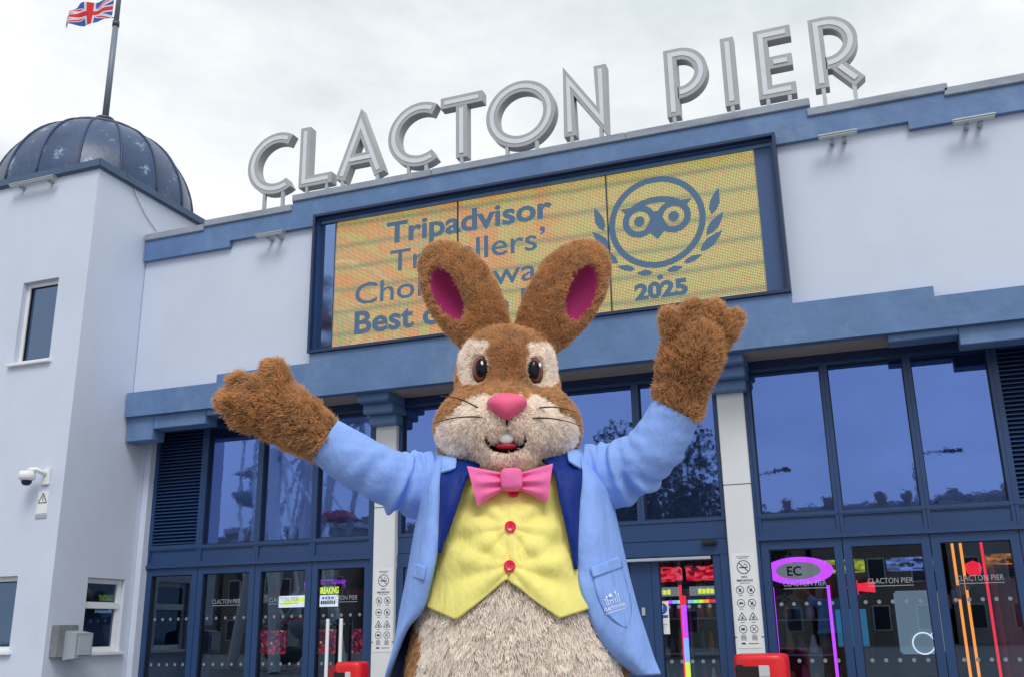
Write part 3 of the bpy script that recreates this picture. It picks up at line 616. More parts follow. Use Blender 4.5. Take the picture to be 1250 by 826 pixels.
# ------------------------------------------------------------------ notices on the columns
def notice(cx, label):
    N_ = thing('column_notice', label, 'sign', (cx, 9.955, 1.05)); y = 9.9565
    MB().box(cx-.112, cx+.112, y, 9.961, 1.06, 1.945).build('plate', mat('white_vinyl', (.76, .78, .81), .45), N_)
    y -= .0008; mb = MB()
    def t(s, z, w, h, x=cx, b=0.0): text_on(mb, s, x, z, w, h, y, b, True)
    for z, w in ((1.912, .13), (1.898, .09)): flat(mb, [(cx-w/2, z), (cx+w/2, z), (cx+w/2, z+.005), (cx-w/2, z+.005)], y)
    ring(mb, cx, 1.815, y, .058, .066, 40); stroke(mb, [(cx-.04, 1.855), (cx+.04, 1.775)], .009, y-.0003)
    flat(mb, [(cx-.04, 1.805), (cx+.022, 1.805), (cx+.022, 1.818), (cx-.04, 1.818)], y); flat(mb, [(cx+.026, 1.805), (cx+.04, 1.805), (cx+.04, 1.818), (cx+.026, 1.818)], y)
    stroke(mb, [(cx+.034, 1.822), (cx+.03, 1.836), (cx+.012, 1.842), (cx+.006, 1.856)], .006, y)
    t('NO', 1.712, .055, .022, b=.03); t('SMOKING', 1.678, .155, .022, b=.03)
    flat(mb, [(cx-.05, 1.66), (cx+.05, 1.66), (cx+.05, 1.665), (cx-.05, 1.665)], y)
    for r, z in enumerate((1.60, 1.475, 1.35, 1.235)):
        for s in (-1, 1):
            x = cx+s*.052
            if r == 2:
                tr = [(x-.04, z-.03), (x+.04, z-.03), (x, z+.038)]; stroke(mb, tr+[tr[0]], .007, y); flat(mb, [(x-.012, z-.02), (x+.014, z-.02), (x+.004, z+.012)], y-.001)
            else:
                ring(mb, x, z, y, .033, .039, 28)
                if r == 3 and s < 0: flat(mb, [(x-.017, z-.012), (x+.017, z-.012), (x+.017, z+.011), (x-.017, z+.011)], y)
                elif r == 3: stroke(mb, [(x-.018, z-.018), (x+.018, z+.018)], .006, y); stroke(mb, [(x+.018, z-.018), (x-.018, z+.018)], .006, y-.001)
                elif r == 1 and s < 0: flat(mb, [(x-.022, z-.008), (x+.022, z-.008), (x+.02, z+.006), (x-.004, z+.012), (x-.02, z+.002)], y)
                else: flat(mb, [(x-.012, z-.018), (x+.006, z-.016), (x+.014, z+.014), (x-.01, z+.008)], y); stroke(mb, [(x-.024, z+.024), (x+.024, z-.024)], .006, y-.001)
            flat(mb, [(x-.02, z-.056), (x+.02, z-.056), (x+.02, z-.051), (x-.02, z-.051)], y)
            if r == 3:
                for q in range(4): flat(mb, [(x-.026, z-.068-.011*q), (x+.026, z-.068-.011*q), (x+.026, z-.063-.011*q), (x-.026, z-.063-.011*q)], y)
    flat(mb, [(cx-.03-.05, 1.095), (cx-.03, 1.095), (cx-.045, 1.112), (cx-.07, 1.112)], y); flat(mb, [(cx-.01, 1.098), (cx+.085, 1.098), (cx+.085, 1.105), (cx-.01, 1.105)], y)
    mb.build('print', INKM, N_)
notice(-5.215, 'tall white no smoking notice on the column near the tower')
notice(-1.285, 'tall white no smoking notice on the column behind the taller red bin')
# automatic door notice on the centre door
dn = thing('door_notice', 'blue and white automatic door notice stuck on centre door glass', 'sign', (-2.12, GY-.01, 1.19))
MB().box(-2.20, -2.07, GY-.012, GY-.006, 1.20, 1.515).build('plate', WHITE, dn)
mb = MB(); y = GY-.0128; disc(mb, -2.135, 1.445, y, .053, 28); flat(mb, [(-2.19, 1.355), (-2.08, 1.355), (-2.08, 1.383), (-2.19, 1.383)], y); mb.build('symbol_field', mat('notice_blue', (.02, .09, .40), .5), dn)
mb = MB(); flat(mb, [(-2.142, 1.434), (-2.128, 1.434), (-2.126, 1.48), (-2.144, 1.48)], y-.0006); disc(mb, -2.135, 1.42, y-.0006, .008, 12); mb.build('exclamation_mark', WHITE, dn)
mb = MB(); text_on(mb, 'Automatic', -2.135, 1.285, .085, .018, y, 0, True); text_on(mb, 'Door', -2.135, 1.255, .04, .018, y, 0, True); mb.build('lettering', INKM, dn)

# ------------------------------------------------------------------ litter bins
def bin_(px, py, Y, wdt, label, ang=0.0):
    P = onY(px, py, Y); x, z = P[0], P[2]
    b = thing('litter_bin', label, 'bin', (x, Y, 0))
    w, d = wdt/2, wdt*.42
    def se(r, z_, n=40, ex=4.0):
        o = []
        for k in range(n):
            a = 2*PI*k/n; c, s = math.cos(a), math.sin(a); q = (abs(c)**ex+abs(s)**ex)**(-1/ex); o.append((x+w*r*q*c, Y+d*r*q*s, z_))
        return o
    lv = [(.86, .0), (.9, .04), (.93, .5), (.95, z-.34)]
    v = [p for r, zz in lv for p in se(r, zz)]; n = 40
    obj('body', v, [(i*n+j, i*n+(j+1) % n, (i+1)*n+(j+1) % n, (i+1)*n+j) for i in range(3) for j in range(n)]+[tuple(range(n-1, -1, -1)), tuple(range(3*n, 4*n))], RED, b, True)
    lv = [(.95, z-.34), (.99, z-.33), (1.0, z-.30), (1.0, z-.05), (.985, z-.025), (.93, z-.007), (.80, z)]
    v = [p for r, zz in lv for p in se(r, zz)]; m = len(lv)
    obj('hood', v, [(i*n+j, i*n+(j+1) % n, (i+1)*n+(j+1) % n, (i+1)*n+j) for i in range(m-1) for j in range(n)]+[tuple(range((m-1)*n, m*n))], RED, b, True)
    MB().box(x-w*.9, x+w*.38, Y-d-.004, Y-d+.03, z-.20, z-.085, .012).build('aperture', mat('bin_slot', (.01, .004, .006), .7), b)
    MB().box(x-w*.05, x+w*.36, Y-d-.008, Y-d+.03, z-.185, z-.09, .006).build('stub_plate', mat('stub_steel', (.55, .57, .6), .4), b)
    return b
bin_(929, 797, 9.0, .45, 'taller red litter bin with steel stub plate before the right hand doors')
b2 = bin_(430, 807, 9.0, .30, 'small red litter bin before the doors next to the tower')
P = onY(412, 812, 9.0); MB().box(P[0]-.10, P[0]+.02, 8.98, 9.2, .0, P[2], .02).build('side_compartment', DRED, b2)

# ------------------------------------------------------------------ arcade machines behind the doors
GP, GR, GB_, GO, GW, GG, GY_ = glow('purple', (.55, .06, 1.0), 1.6), glow('red', (1.0, .02, .05), 1.1), glow('blue', (.25, .4, 1.0), 1.4), glow('orange', (1.0, .32, .04), 1.3), glow('white', (.9, .95, 1.0), 1.0), glow('green', (.2, 1.0, .3), 1.2), glow('yellow', (.85, .95, .05), 1.1)
CAB = mat('black_cabinet', (.02, .02, .028), .4); CABR = mat('red_cabinet', (.42, .01, .03), .35); PRIZE = mat('plush_prizes', (.35, .25, .18), .9, var=.8, vscale=9)
def dots_screen(nm='dotted_red_screen', cols=((.25, .01, .03), (.02, .02, .10), (.7, .05, .06), (.01, .01, .02), (.9, .5, .3)), scale=32, st=.5, stretch=(1, 1, 1)):
    if nm in MATS: return MATS[nm]
    m = mat(nm, (.02, .004, .008), .35, emit=(1, 1, 1), estr=st); t = m.node_tree; vo = t.nodes.new('ShaderNodeTexVoronoi'); vo.inputs['Scale'].default_value = scale; c = t.nodes.new('ShaderNodeTexCoord'); r = t.nodes.new('ShaderNodeValToRGB'); r.color_ramp.interpolation = 'CONSTANT'; mp_ = t.nodes.new('ShaderNodeMapping'); mp_.inputs['Scale'].default_value = stretch
    e_ = r.color_ramp.elements; e_[0].color = (*cols[0], 1); e_[1].position = .40; e_[1].color = (*cols[1], 1)
    for ps, cc_ in zip((.56, .74, .90), cols[2:]): q = e_.new(ps); q.color = (*cc_, 1)
    t.links.new(c.outputs['Object'], mp_.inputs[0]); t.links.new(mp_.outputs[0], vo.inputs['Vector']); t.links.new(vo.outputs['Color'], r.inputs[0]); t.links.new(r.outputs[0], t.nodes['Principled BSDF'].inputs['Emission Color']); return m
def goods(parent, x0, x1, y0, y1, z, n, hmax=.16):
    cs = [mat('toy_%s' % c, col, .8) for c, col in (('tan', (.4, .25, .12)), ('white', (.6, .6, .6)), ('teal', (.05, .25, .3)), ('pink', (.55, .1, .25)), ('grey', (.16, .16, .18)), ('amber', (.5, .25, .03)))]
    for k in range(n):
        x = x0+(x1-x0)*(k+.5)/n; h = hmax*random.uniform(.55, 1); r = (x1-x0)/n*.42
        mb = MB(); mb.lathe([(.001, 0), (r*.8, 0), (r, h*.3), (r*.75, h*.55), (r*.6, h*.62), (r*.62, h*.8), (r*.35, h), (.001, h)], (x, (y0+y1)/2, z), 10); mb.build('prize', cs[random.randrange(6)], parent, True)
def cabinet(x0, x1, y, d, z1, label, side, edges, head, shelves=3, name='prize_cabinet'):
    c = thing(name, label, 'arcade machine', ((x0+x1)/2, y+d/2, 0))
    MB().box(x0, x1, y, y+d, 0.012, .55, .01).build('base', side, c); MB().box(x0, x1, y+d-.03, y+d, .551, z1).build('back', CAB, c)
    for x in (x0, x1-.03): MB().box(x, x+.03, y, y+d-.031, .551, z1).build('side', side, c)
    MB().box(x0, x1, y, y+d, z1+.001, z1+.04).build('top', side, c)
    for k in range(shelves):
        z = .60+k*(z1-.6)/shelves; MB().box(x0+.031, x1-.031, y+.04, y+d-.031, z, z+.02).build('shelf', mat('shelf_grey', (.2, .2, .22), .4), c); goods(c, x0+.05, x1-.05, y+.06, y+d-.1, z+.021, 4, (z1-.6)/shelves*.75)
    for x, m in zip((x0+.015, x1-.015), edges):
        if m: MB().tube([(x, y-.02, .5), (x, y-.02, z1)], .016, 8).build('neon_tube', m, c)
    if head: head(c, x0, x1, y, z1)
    return c
def oval_head(c, x0, x1, y, z1):
    cx, cz = (x0+x1)/2, z1+.16
    for r0, r1, m, yy, nm in ((0, .34, GP, y-.03, 'lit_crest'), (0, .22, mat('self_lit_silver', (.5, .5, .52), .5, emit=(.3, .3, .32), estr=.6), y-.045, 'badge')):  # badge is no lamp: faint emission added to brighten the silver
        mb = MB(); v = [(cx+r1*math.cos(2*PI*k/40)*1.05, yy, cz+r1*.42*math.sin(2*PI*k/40)) for k in range(40)]; v += [(x, yy+.02, z) for x, _, z in v]
        mb.add(v, [tuple(range(40)), tuple(range(79, 39, -1))]+[(k, k+40, (k+1) % 40+40, (k+1) % 40) for k in range(40)]); mb.build(nm, m, c)
    mb = MB(); text_on(mb, 'EC', cx-.04, cz-.05, .15, .10, y-.047, .02, True); mb.build('badge_lettering', INKM, c)
    MB().box(x0+.04, x1-.04, y-.02, y-.005, z1-.15, z1-.01).build('price_board', mat('maroon_board', (.15, .03, .03), .5), c)
cabinet(-1.16, -.56, 11.1, .6, 1.66, 'prize cabinet with glowing purple oval crest behind the doors', CAB, (GP, GP), oval_head)
def red_head(c, x0, x1, y, z1):
    MB().box(x0, x1, y-.03, y+.1, z1+.041, z1+.20, .01).build('lit_header', dots_screen('red_header', ((.9, .02, .05), (.5, .0, .03), (1.0, .08, .1), (.08, .01, .02), (1.0, .6, .5)), 14, .9, (1, 1, 2)), c)
    for k in range(5):
        x = x0+(x1-x0)*(k+.5)/5; MB().box(x-.03, x+.03, y-.01, y+.05, z1+.20, z1+.27+.05*(k % 2)).build('crest', mat('dusky_crest', (.2, .05, .08), .6), c)
    MB().box(x0+.03, x1-.03, y-.035, y-.02, z1-.12, z1-.02).build('name_board', mat('self_lit_silver', (.5, .5, .52)), c)
    mb = MB()
    for q in range(5): flat(mb, [((x0+x1)/2-.11+.045*q, z1-.10), ((x0+x1)/2-.075+.045*q, z1-.10), ((x0+x1)/2-.075+.045*q, z1-.045-.01*(q % 2)), ((x0+x1)/2-.11+.045*q, z1-.05)], y-.038)
    mb.build('name_blocks', GY_, c)
    n = 8
    for k in range(n): MB().box(x0+(x1-x0)*k/n+.003, x0+(x1-x0)*(k+1)/n-.003, y-.03, y-.015, z1-.20, z1-.165).build('light_bar', (GB_, GG, GY_, GO, GR, GP, GB_, GG)[k], c)
cabinet(-2.62, -2.16, 11.3, .5, 1.72, 'red topped claw machine with rainbow light bars behind the centre doors', CAB, (None, GR), red_head)
cabinet(-2.10, -1.62, 11.3, .5, 1.72, 'red topped claw machine beside the glowing pole behind the centre doors', CAB, (None, GR), red_head)
pole = thing('light_pole', 'glowing red purple and blue pole between two claw machines', 'light', (-2.13, 11.2, 0))
for z0, z1, m, nm in ((.012, .9, GY_, 'yellow_section'), (.9, 1.15, GB_, 'blue_section'), (1.15, 1.50, GP, 'purple_section'), (1.50, 1.60, GR, 'red_section')): MB().tube([(-2.13, 11.2, z0), (-2.13, 11.2, z1)], .028, 10).build(nm, m, pole)
# arrow sign, screen machine, red crane, orange frame
ar = MB().prism([(-.42, 1.66), (-.30, 1.74), (-.30, 1.70), (-.12, 1.72), (-.12, 1.60), (-.30, 1.62), (-.30, 1.58)], 11.9, 11.93).build('arrow_sign', GR); tag(ar, 'glowing red arrow sign hanging inside behind the doors', 'sign')
sm_ = thing('screen_machine', 'arcade machine with pale upright screen and glowing ring behind the doors', 'arcade machine', (.30, 11.8, 0))
MB().box(.05, .55, 11.6, 12.0, .012, .95, .02).build('base', CAB, sm_); MB().box(.06, .50, 11.62, 11.70, .951, 1.60, .02).build('screen', mat('grey_screen', (.10, .13, .16), .2, emit=(.25, .36, .42), estr=.5), sm_)
mb = MB(); ring(mb, .30, 1.06, 11.60, .10, .115, 30); stroke(mb, [(.38, 1.14), (.42, 1.2), (.42, 1.32), (.40, 1.4)], .012, 11.60); mb.build('light_ring', GW, sm_)
cr_ = cabinet(1.05, 1.75, 11.3, .7, 1.78, 'deep red crane machine at the end of the doors', CABR, (None, None), None, name='crane_machine'); MB().box(1.08, 1.72, 11.27, 11.299, .60, 1.70).build('door_panel', CABR, cr_)
fr = thing('neon_stand', 'tall orange and red glowing tube frame behind the doors', 'light', (.80, 11.5, 0))
for x, m, z1 in ((.70, GO, 2.3), (.78, GO, 2.3), (.98, GR, 2.35)): MB().tube([(x, 11.5, .012), (x, 11.5, z1)], .014, 8).build('tube', m, fr)
for k in range(7): a = .05*k; MB().box(.52+a, .56+a, 11.45, 11.48, 1.36+.045*k, 1.50+.045*k).build('feather', mat('grey_feather', (.4, .38, .36), .7), fr)
MB().lathe([(.001, .08), (.07, .05), (.08, 0), (.06, -.06), (.001, -.08)], (.87, 11.45, 1.80), 16).build('red_bulb', GR, fr, True)
for k, (x, lm, nm_) in enumerate(((-8.1, GP, 'purple'), (-5.9, GB_, 'blue'), (-4.4, GO, 'orange'), (-3.1, GG, 'green'), (-1.9, GW, 'white'), (-.55, GY_, 'yellow'), (.35, GB_, 'pale blue'), (1.5, GO, 'amber'))):
    c = thing('arcade_cabinet', 'upright arcade cabinet with %s marquee against the back wall %s' % (nm_, ('by the tower', 'past the news sign', 'behind the centre doors', 'in the middle of the hall', 'behind the claw machines', 'behind the prize cabinet', 'behind the screen machine', 'behind the crane machine')[k]), 'arcade machine', (x, 13.8, 0), 'cabinets along the back wall')
    MB().box(x-.32, x+.32, 13.4, 14.2, .012, .9, .02).build('base', CAB, c); MB().box(x-.32, x+.32, 13.6, 14.2, .901, 1.9, .02).build('back', CAB, c); MB().box(x-.27, x+.27, 13.585, 13.599, 1.0, 1.45).build('screen', (dots_screen(), mat('teal_screen', (.01, .05, .08), .3, emit=(.03, .22, .4), estr=.6))[k % 2], c); MB().box(x-.32, x+.32, 13.45, 13.62, 1.901, 2.06, .01).build('marquee', dots_screen('marquee_'+nm_.replace(' ', '_'), tuple(tuple(q*w_ for q in lm.node_tree.nodes['Principled BSDF'].inputs['Emission Color'].default_value[:3]) for w_ in (.8, .25, .5, .06, 1.0)), 12, .55, (1, 1, 2.5)), c)
# left bay: hanging boards and red machines
bn = thing('news_sign', 'yellow BREAKING NEWS letters hanging inside the doors next to the column', 'sign', (-6.55, 11.6, 1.9))
p_ = onY(389, 724, 11.6); mb = MB(); text_on(mb, 'BREAKING', p_[0], p_[2], .30, .085, 11.6, .04); text_on(mb, 'NEWS', p_[0]+.18, p_[2]-.075, .12, .045, 11.6, .03); mb.build('lettering', GY_, bn); MB().box(p_[0]-.03, p_[0]+.34, 11.62, 11.64, p_[2]-.1, p_[2]+.12).build('backboard', CAB, bn)
wb = thing('price_sign', 'white lit price board under the yellow news sign', 'sign', (-6.5, 11.55, 1.6)); p_ = onY(389, 740, 11.55); MB().box(p_[0], p_[0]+.27, 11.55, 11.58, p_[2], p_[2]+.145).build('panel', GW, wb)
mb = MB(); [flat(mb, [(p_[0]+.05+.045*q, p_[2]+.095), (p_[0]+.08+.045*q, p_[2]+.095), (p_[0]+.08+.045*q, p_[2]+.122), (p_[0]+.05+.045*q, p_[2]+.122)], 11.548) for q in range(4)]; [flat(mb, [(p_[0]+.03+.032*q, p_[2]+.03), (p_[0]+.055+.032*q, p_[2]+.03), (p_[0]+.055+.032*q, p_[2]+.075), (p_[0]+.03+.032*q, p_[2]+.075)], 11.548) for q in range(7)]; mb.build('print', INKM, wb)
wb = thing('wide_sign', 'wide white lit board with slanted yellow band inside the doors', 'sign', (-7.5, 11.7, 1.6)); p_ = onY(340, 741, 11.7); x_, z_ = p_[0], p_[2]; MB().box(x_, x_+.42, 11.7, 11.73, z_, z_+.15).build('panel', GW, wb); mb = MB(); flat(mb, [(x_+.04, z_+.02), (x_+.40, z_+.07), (x_+.40, z_+.13), (x_+.04, z_+.07)], 11.698); mb.build('band', GY_, wb)
for k, x in enumerate((-9.2+1.0, -7.4, -6.7)):
    c = thing('arcade_cabinet', ('dark arcade cabinet with red screen nearest the tower doors', 'middle dark arcade cabinet with red screen inside', 'dark arcade cabinet with red screen under the news sign')[k], 'arcade machine', (x, 12.4, 0), 'red screened cabinets')
    MB().box(x-.3, x+.3, 12.1, 12.8, .012, .8, .02).build('base', CAB, c); MB().box(x-.3, x+.3, 12.35, 12.8, .801, 1.75, .02).build('back', CAB, c); MB().box(x-.22, x+.22, 12.335, 12.349, 1.0, 1.32).build('screen', dots_screen(), c); MB().box(x-.3, x+.3, 12.3, 12.5, 1.751, 1.86, .01).build('marquee', CABR, c)

# ------------------------------------------------------------------ across the road: what the glass reflects
STUCCO = [mat('stucco_%d' % k, c, .8, var=.12, vscale=.6) for k, c in enumerate(((.45, .42, .38), (.30, .24, .20), (.50, .48, .46), (.36, .34, .33), (.42, .36, .28)))]
SLATE = mat('slate_roof', (.09, .09, .10), .7, var=.2, vscale=2); PANE = mat('far_window', (.03, .04, .06), .15)
def seafront(x0, x1, y, hgt, st, label, roof):
    b = thing('seafront_building', label, 'building', ((x0+x1)/2, y-5, 0), 'buildings across the road')
    MB().box(x0, x1, y-10, y, 0, hgt).build('wall', STUCCO[st], b)
    if roof: MB().add([(x0-.2, y+.2, hgt), (x1+.2, y+.2, hgt), (x1+.2, y-10.2, hgt), (x0-.2, y-10.2, hgt), (x0-.2, y-5, hgt+2.2), (x1+.2, y-5, hgt+2.2)], [(0, 1, 5, 4), (2, 3, 4, 5), (0, 4, 3), (1, 2, 5), (3, 2, 1, 0)]).build('roof', SLATE, b)
    else: MB().box(x0-.15, x1+.15, y-10.1, y+.15, hgt, hgt+.35).build('parapet', STUCCO[(st+1) % 5], b)
    for cx_ in (x0+1.2, (x0+x1)/2+.8, x1-1.4): MB().box(cx_-.35, cx_+.35, y-5.4, y-4.6, hgt-.5, hgt+(2.9 if roof else 1.3)).build('chimney', STUCCO[1], b)
    nf = int(hgt//3); nw = int((x1-x0)//2.2)
    for i in range(nf):
        for k in range(nw):
            x = x0+(k+.5)*(x1-x0)/nw; w = MB().box(x-.55, x+.55, y-.02, y+.04, .9+3*i, 2.5+3*i).build('window', WHITE, b); MB().box(x-.47, x+.47, y+.041, y+.06, .98+3*i, 2.42+3*i).build('pane', PANE, w)
for a in ((-62, -50, -46, 7.2, 0, 'cream terrace with slate roof across the road', True), (-49.5, -38, -47, 9.2, 1, 'brick building with flat parapet across the road', False), (-37, -27, -48, 7.0, 2, 'pale rendered guesthouse across the road', True),
          (-26, -15, -50, 8.0, 3, 'grey building with flat parapet across the road', False), (-14.5, -5, -52, 7.6, 4, 'tan house with slate roof across the road', True), (-4.5, 3.5, -50, 7.5, 1, 'brown brick house with slate roof across the road', True), (4, 12, -52, 9.3, 2, 'pale shop building with parapet across the road', False), (12.5, 24, -47, 9.0, 0, 'cream building with parapet across the road', False)): seafront(*a)
LEAFM = mat('tree_leaves', (.035, .06, .03), .6, var=.4, vscale=.8); BARK = mat('bark', (.09, .07, .05), .9, var=.3, vscale=6)
def tree(x, y, hgt, rad, label):
    t = thing('tree', label, 'tree', (x, y, 0), 'trees across the road'); z0 = hgt*.32
    mb = MB(); mb.tube([(x, y, 0), (x+.1, y, z0), (x+.2, y+.1, hgt*.75)], [.24, .18, .06], 8)
    for k in range(6): a = 2*PI*k/6; mb.tube([(x+.1, y, z0+.2*k), (x+rad*.6*math.cos(a), y+rad*.6*math.sin(a), z0+hgt*.35)], [.09, .03], 6)
    mb.build('trunk', BARK, t); n = 11000; cs = []
    for _ in range(22): a, r_, h_ = random.random()*6.28, random.random()**.5*rad*.75, random.random(); cs.append((x+r_*math.cos(a), y+r_*math.sin(a), z0+.8+h_*(hgt-z0-1.6), random.uniform(.25, .5)*rad))
    cs = np.array(cs); c = cs[rng.integers(0, 22, n)]; d = rng.normal(0, 1, (n, 3)); d /= np.linalg.norm(d, axis=1)[:, None]; c0 = c[:, :3]+d*c[:, 3:]*rng.random((n, 1))**.4
    u = rng.normal(0, 1, (n, 3)); u /= np.linalg.norm(u, axis=1)[:, None]; w = np.cross(u, d); w /= np.linalg.norm(w, axis=1)[:, None]+1e-9; sz = .13
    V = np.stack([c0-u*sz, c0-w*sz*.6, c0+u*sz, c0+w*sz*.6], 1).reshape(-1, 3); obj('crown', V, np.arange(n*4).reshape(-1, 4), LEAFM, t)
for a in ((-9.5, -27, 10.2, 3.8, 'broad dark tree across the road, opposite the centre doors'), (-13.5, -29, 8.8, 3.2, 'rounded dark tree second in the row across the road'), (-17, -28, 7.2, 2.6, 'smaller dark tree at the row end towards the wheel'), (-6.2, -29, 7.0, 2.4, 'low dark tree at the row end towards the brick house')): tree(*a)
for x, y, lb in ((1.5, -20, 'tall grey street lamp opposite the right hand doors'), (-5.0, -22, 'tall grey street lamp opposite the centre doors')):
    L = thing('street_lamp', lb, 'street lamp', (x, y, 0), 'street lamps across the road'); MB().tube([(x, y, 0), (x, y, 7), (x+.3, y, 7.4), (x+1.2, y, 7.5)], [.09, .06, .05, .04], 8).build('pole', GALV, L); MB().box(x+1.1, x+1.8, y-.12, y+.12, 7.42, 7.56, .04).build('lantern', CAB, L)
wx, wy, wz, wr = -21.5, -13.0, 8.2, 6.6
FW_ = thing('ferris_wheel', 'white fairground wheel with grey tub gondolas across from the tower', 'ferris wheel', (wx, wy, 0)); axd = np.array([.75, .66, 0]); upd = np.array([0, 0, 1.0])
for off_ in (-.5, .5):
    o3 = np.array([-.66, .75, 0])*off_
    for r_ in (wr, wr*.62): MB().tube([np.array([wx, wy, wz])+o3+r_*(math.cos(2*PI*k/36)*axd+math.sin(2*PI*k/36)*upd) for k in range(37)], .09, 6).build('rim', WHITE, FW_)
    for k in range(12): a = 2*PI*k/12; MB().tube([np.array([wx, wy, wz])+o3, np.array([wx, wy, wz])+o3+wr*(math.cos(a)*axd+math.sin(a)*upd)], .07, 6).build('spoke', WHITE, FW_)
    for sgn_ in (-1, 1): MB().tube([np.array([wx, wy, wz])+o3*1.6, np.array([wx, wy, 0])+o3*2.4+axd*sgn_*3.2], .22, 8).build('support_leg', WHITE, FW_)
for k in range(12):
    a = 2*PI*k/12; c = np.array([wx, wy, wz])+wr*(math.cos(a)*axd+math.sin(a)*upd)-upd*.9
    MB().lathe([(.001, -.5), (.5, -.45), (.8, -.1), (.85, .15), (.78, .15), (.7, -.05), (.001, -.3)], c, 16).build('gondola', (GREYBOX, mat('dark_tub', (.08, .09, .11), .4))[k % 2], FW_, True); MB().tube([c-upd*.3, c+upd*.9], .05, 6).build('hanger', GALV, FW_); MB().lathe([(.9, .95), (.5, 1.2), (.001, 1.3)], c, 12).build('canopy', (WHITE, DRED)[k % 2], FW_)

# ------------------------------------------------------------------ person in a rabbit costume
D0 = 2.5                                            # metres in front of the camera, along its level heading
HD = np.array([math.sin(YAW), math.cos(YAW), 0.0]); RT = np.array([math.cos(YAW), -math.sin(YAW), 0.0])
MO = HD*D0                                           # where the figure stands
def l2w(p):                                          # local (x right, f towards the viewer, z up) -> world
    p = np.asarray(p, float); return MO + p[..., 0:1]*RT - p[..., 1:2]*HD + p[..., 2:3]*np.array([0, 0, 1.0])
def PX(x, y, fo):                                    # pixel on the upright plane that lies fo in front of the figure's middle
    d = ray(x, y); P = EYE + d*((D0-fo)/(d@HD)); return np.array([P@RT, fo, P[2]])
PXM = 1/478.0                                        # metres per photo pixel on the figure
H_ = .0055
gx = np.arange(-.80, .70, H_); gf = np.arange(-.32, .40, H_); gz = np.arange(-.02, 2.34, H_)
SD = np.full((len(gx), len(gf), len(gz)), .3, np.float32)
def sub(lo, hi, pad=.09):
    s = []
    for g_, a, b in zip((gx, gf, gz), lo, hi): s.append(slice(max(0, int((a-pad-g_[0])/H_)), max(1, int((b+pad-g_[0])/H_)+2)))
    X, Y, Z = np.meshgrid(gx[s[0]], gf[s[1]], gz[s[2]], indexing='ij'); return tuple(s), X, Y, Z
def smin(a, b, k):
    h = np.clip(.5+.5*(b-a)/k, 0, 1); return b*(1-h)+a*h-k*h*(1-h)
def uni(s, d, k): SD[s] = smin(SD[s], d.astype(np.float32), k)
def ell(c, r, k=.03, rot=0.0, cut=False):            # rot turns in the x-z plane
    c = np.array(c, float); r = np.array(r, float); m = max(r) if rot else None; ext = np.array([m, r[1], m]) if rot else r
    s, X, Y, Z = sub(c-ext, c+ext); X, Y, Z = X-c[0], Y-c[1], Z-c[2]
    if rot: X, Z = X*math.cos(rot)+Z*math.sin(rot), -X*math.sin(rot)+Z*math.cos(rot)
    k0 = np.sqrt((X/r[0])**2+(Y/r[1])**2+(Z/r[2])**2); k1 = np.sqrt((X/r[0]**2)**2+(Y/r[1]**2)**2+(Z/r[2]**2)**2)+1e-9
    d = k0*(k0-1)/k1
    if cut: SD[s] = -smin(-SD[s], d.astype(np.float32), k)
    else: uni(s, d, k)
def cap_(a, b, ra, rb, k=.02, fl=1.0):               # tapered capsule, fl flattens in depth
    a, b = np.array(a, float), np.array(b, float); m = max(ra, rb); s, X, Y, Z = sub(np.minimum(a, b)-m, np.maximum(a, b)+m)
    ab = b-a; t = np.clip(((X-a[0])*ab[0]+(Y-a[1])*ab[1]+(Z-a[2])*ab[2])/(ab@ab), 0, 1)
    d = np.sqrt((X-a[0]-t*ab[0])**2+((Y-a[1]-t*ab[1])/fl)**2+(Z-a[2]-t*ab[2])**2)-(ra+(rb-ra)*t); uni(s, d*min(1, fl), k)
# torso as a loft
TZ = np.array([.74, .80, .90, 1.05, 1.18, 1.28, 1.38, 1.48, 1.58, 1.64, 1.69, 1.74]); TA = np.array([.05, .19, .245, .262, .25, .232, .220, .208, .178, .13, .08, .03]); TB = np.array([.05, .17, .20, .222, .218, .205, .188, .165, .13, .10, .07, .03]); TF = np.array([0, 0, .0, .03, .045, .045, .04, .03, .01, 0, 0, 0])
TXC = -.003
def torso(z): return np.interp(z, TZ, TA), np.interp(z, TZ, TB), np.interp(z, TZ, TF)
s, X, Y, Z = sub((-.28, -.25, .74), (.28, .28, 1.74)); a, b, f0 = torso(Z)
uni(s, (np.sqrt(((X-TXC)/a)**2+((Y-f0)/b)**2)-1)*np.minimum(a, b)*.9, .03)
for sx in (-1, 1):
    cap_((sx*.12, -.01, .92), (sx*.15, .0, .5), .135, .115, .05); cap_((sx*.15, 0, .5), (sx*.16, -.01, .12), .11, .095, .05)
    ell((sx*.175, .11, .085), (.10, .20, .085), .04)
# head
HX = -.015
ell((HX, -.005, 1.862), (.128, .128, .150), .03); ell((HX, .0, 1.93), (.118, .115, .085), .03)
for sx in (-1, 1):
    ell((HX+sx*.088, .045, 1.745), (.092, .112, .092), .04)
    ell((HX+sx*.047, .150, 1.728), (.066, .062, .052), .02)
ell((HX, .055, 1.702), (.135, .13, .078), .05); ell((HX, .10, 1.775), (.075, .10, .06), .05)
ell((HX-.002, .148, 1.655), (.055, .045, .028), .03)
ell((HX-.003, .215, 1.686), (.050, .062, .031), .006, cut=True)
for sx in (-1, 1): ell((HX+sx*.040, .155, 1.733), (.058, .062, .047), .006)
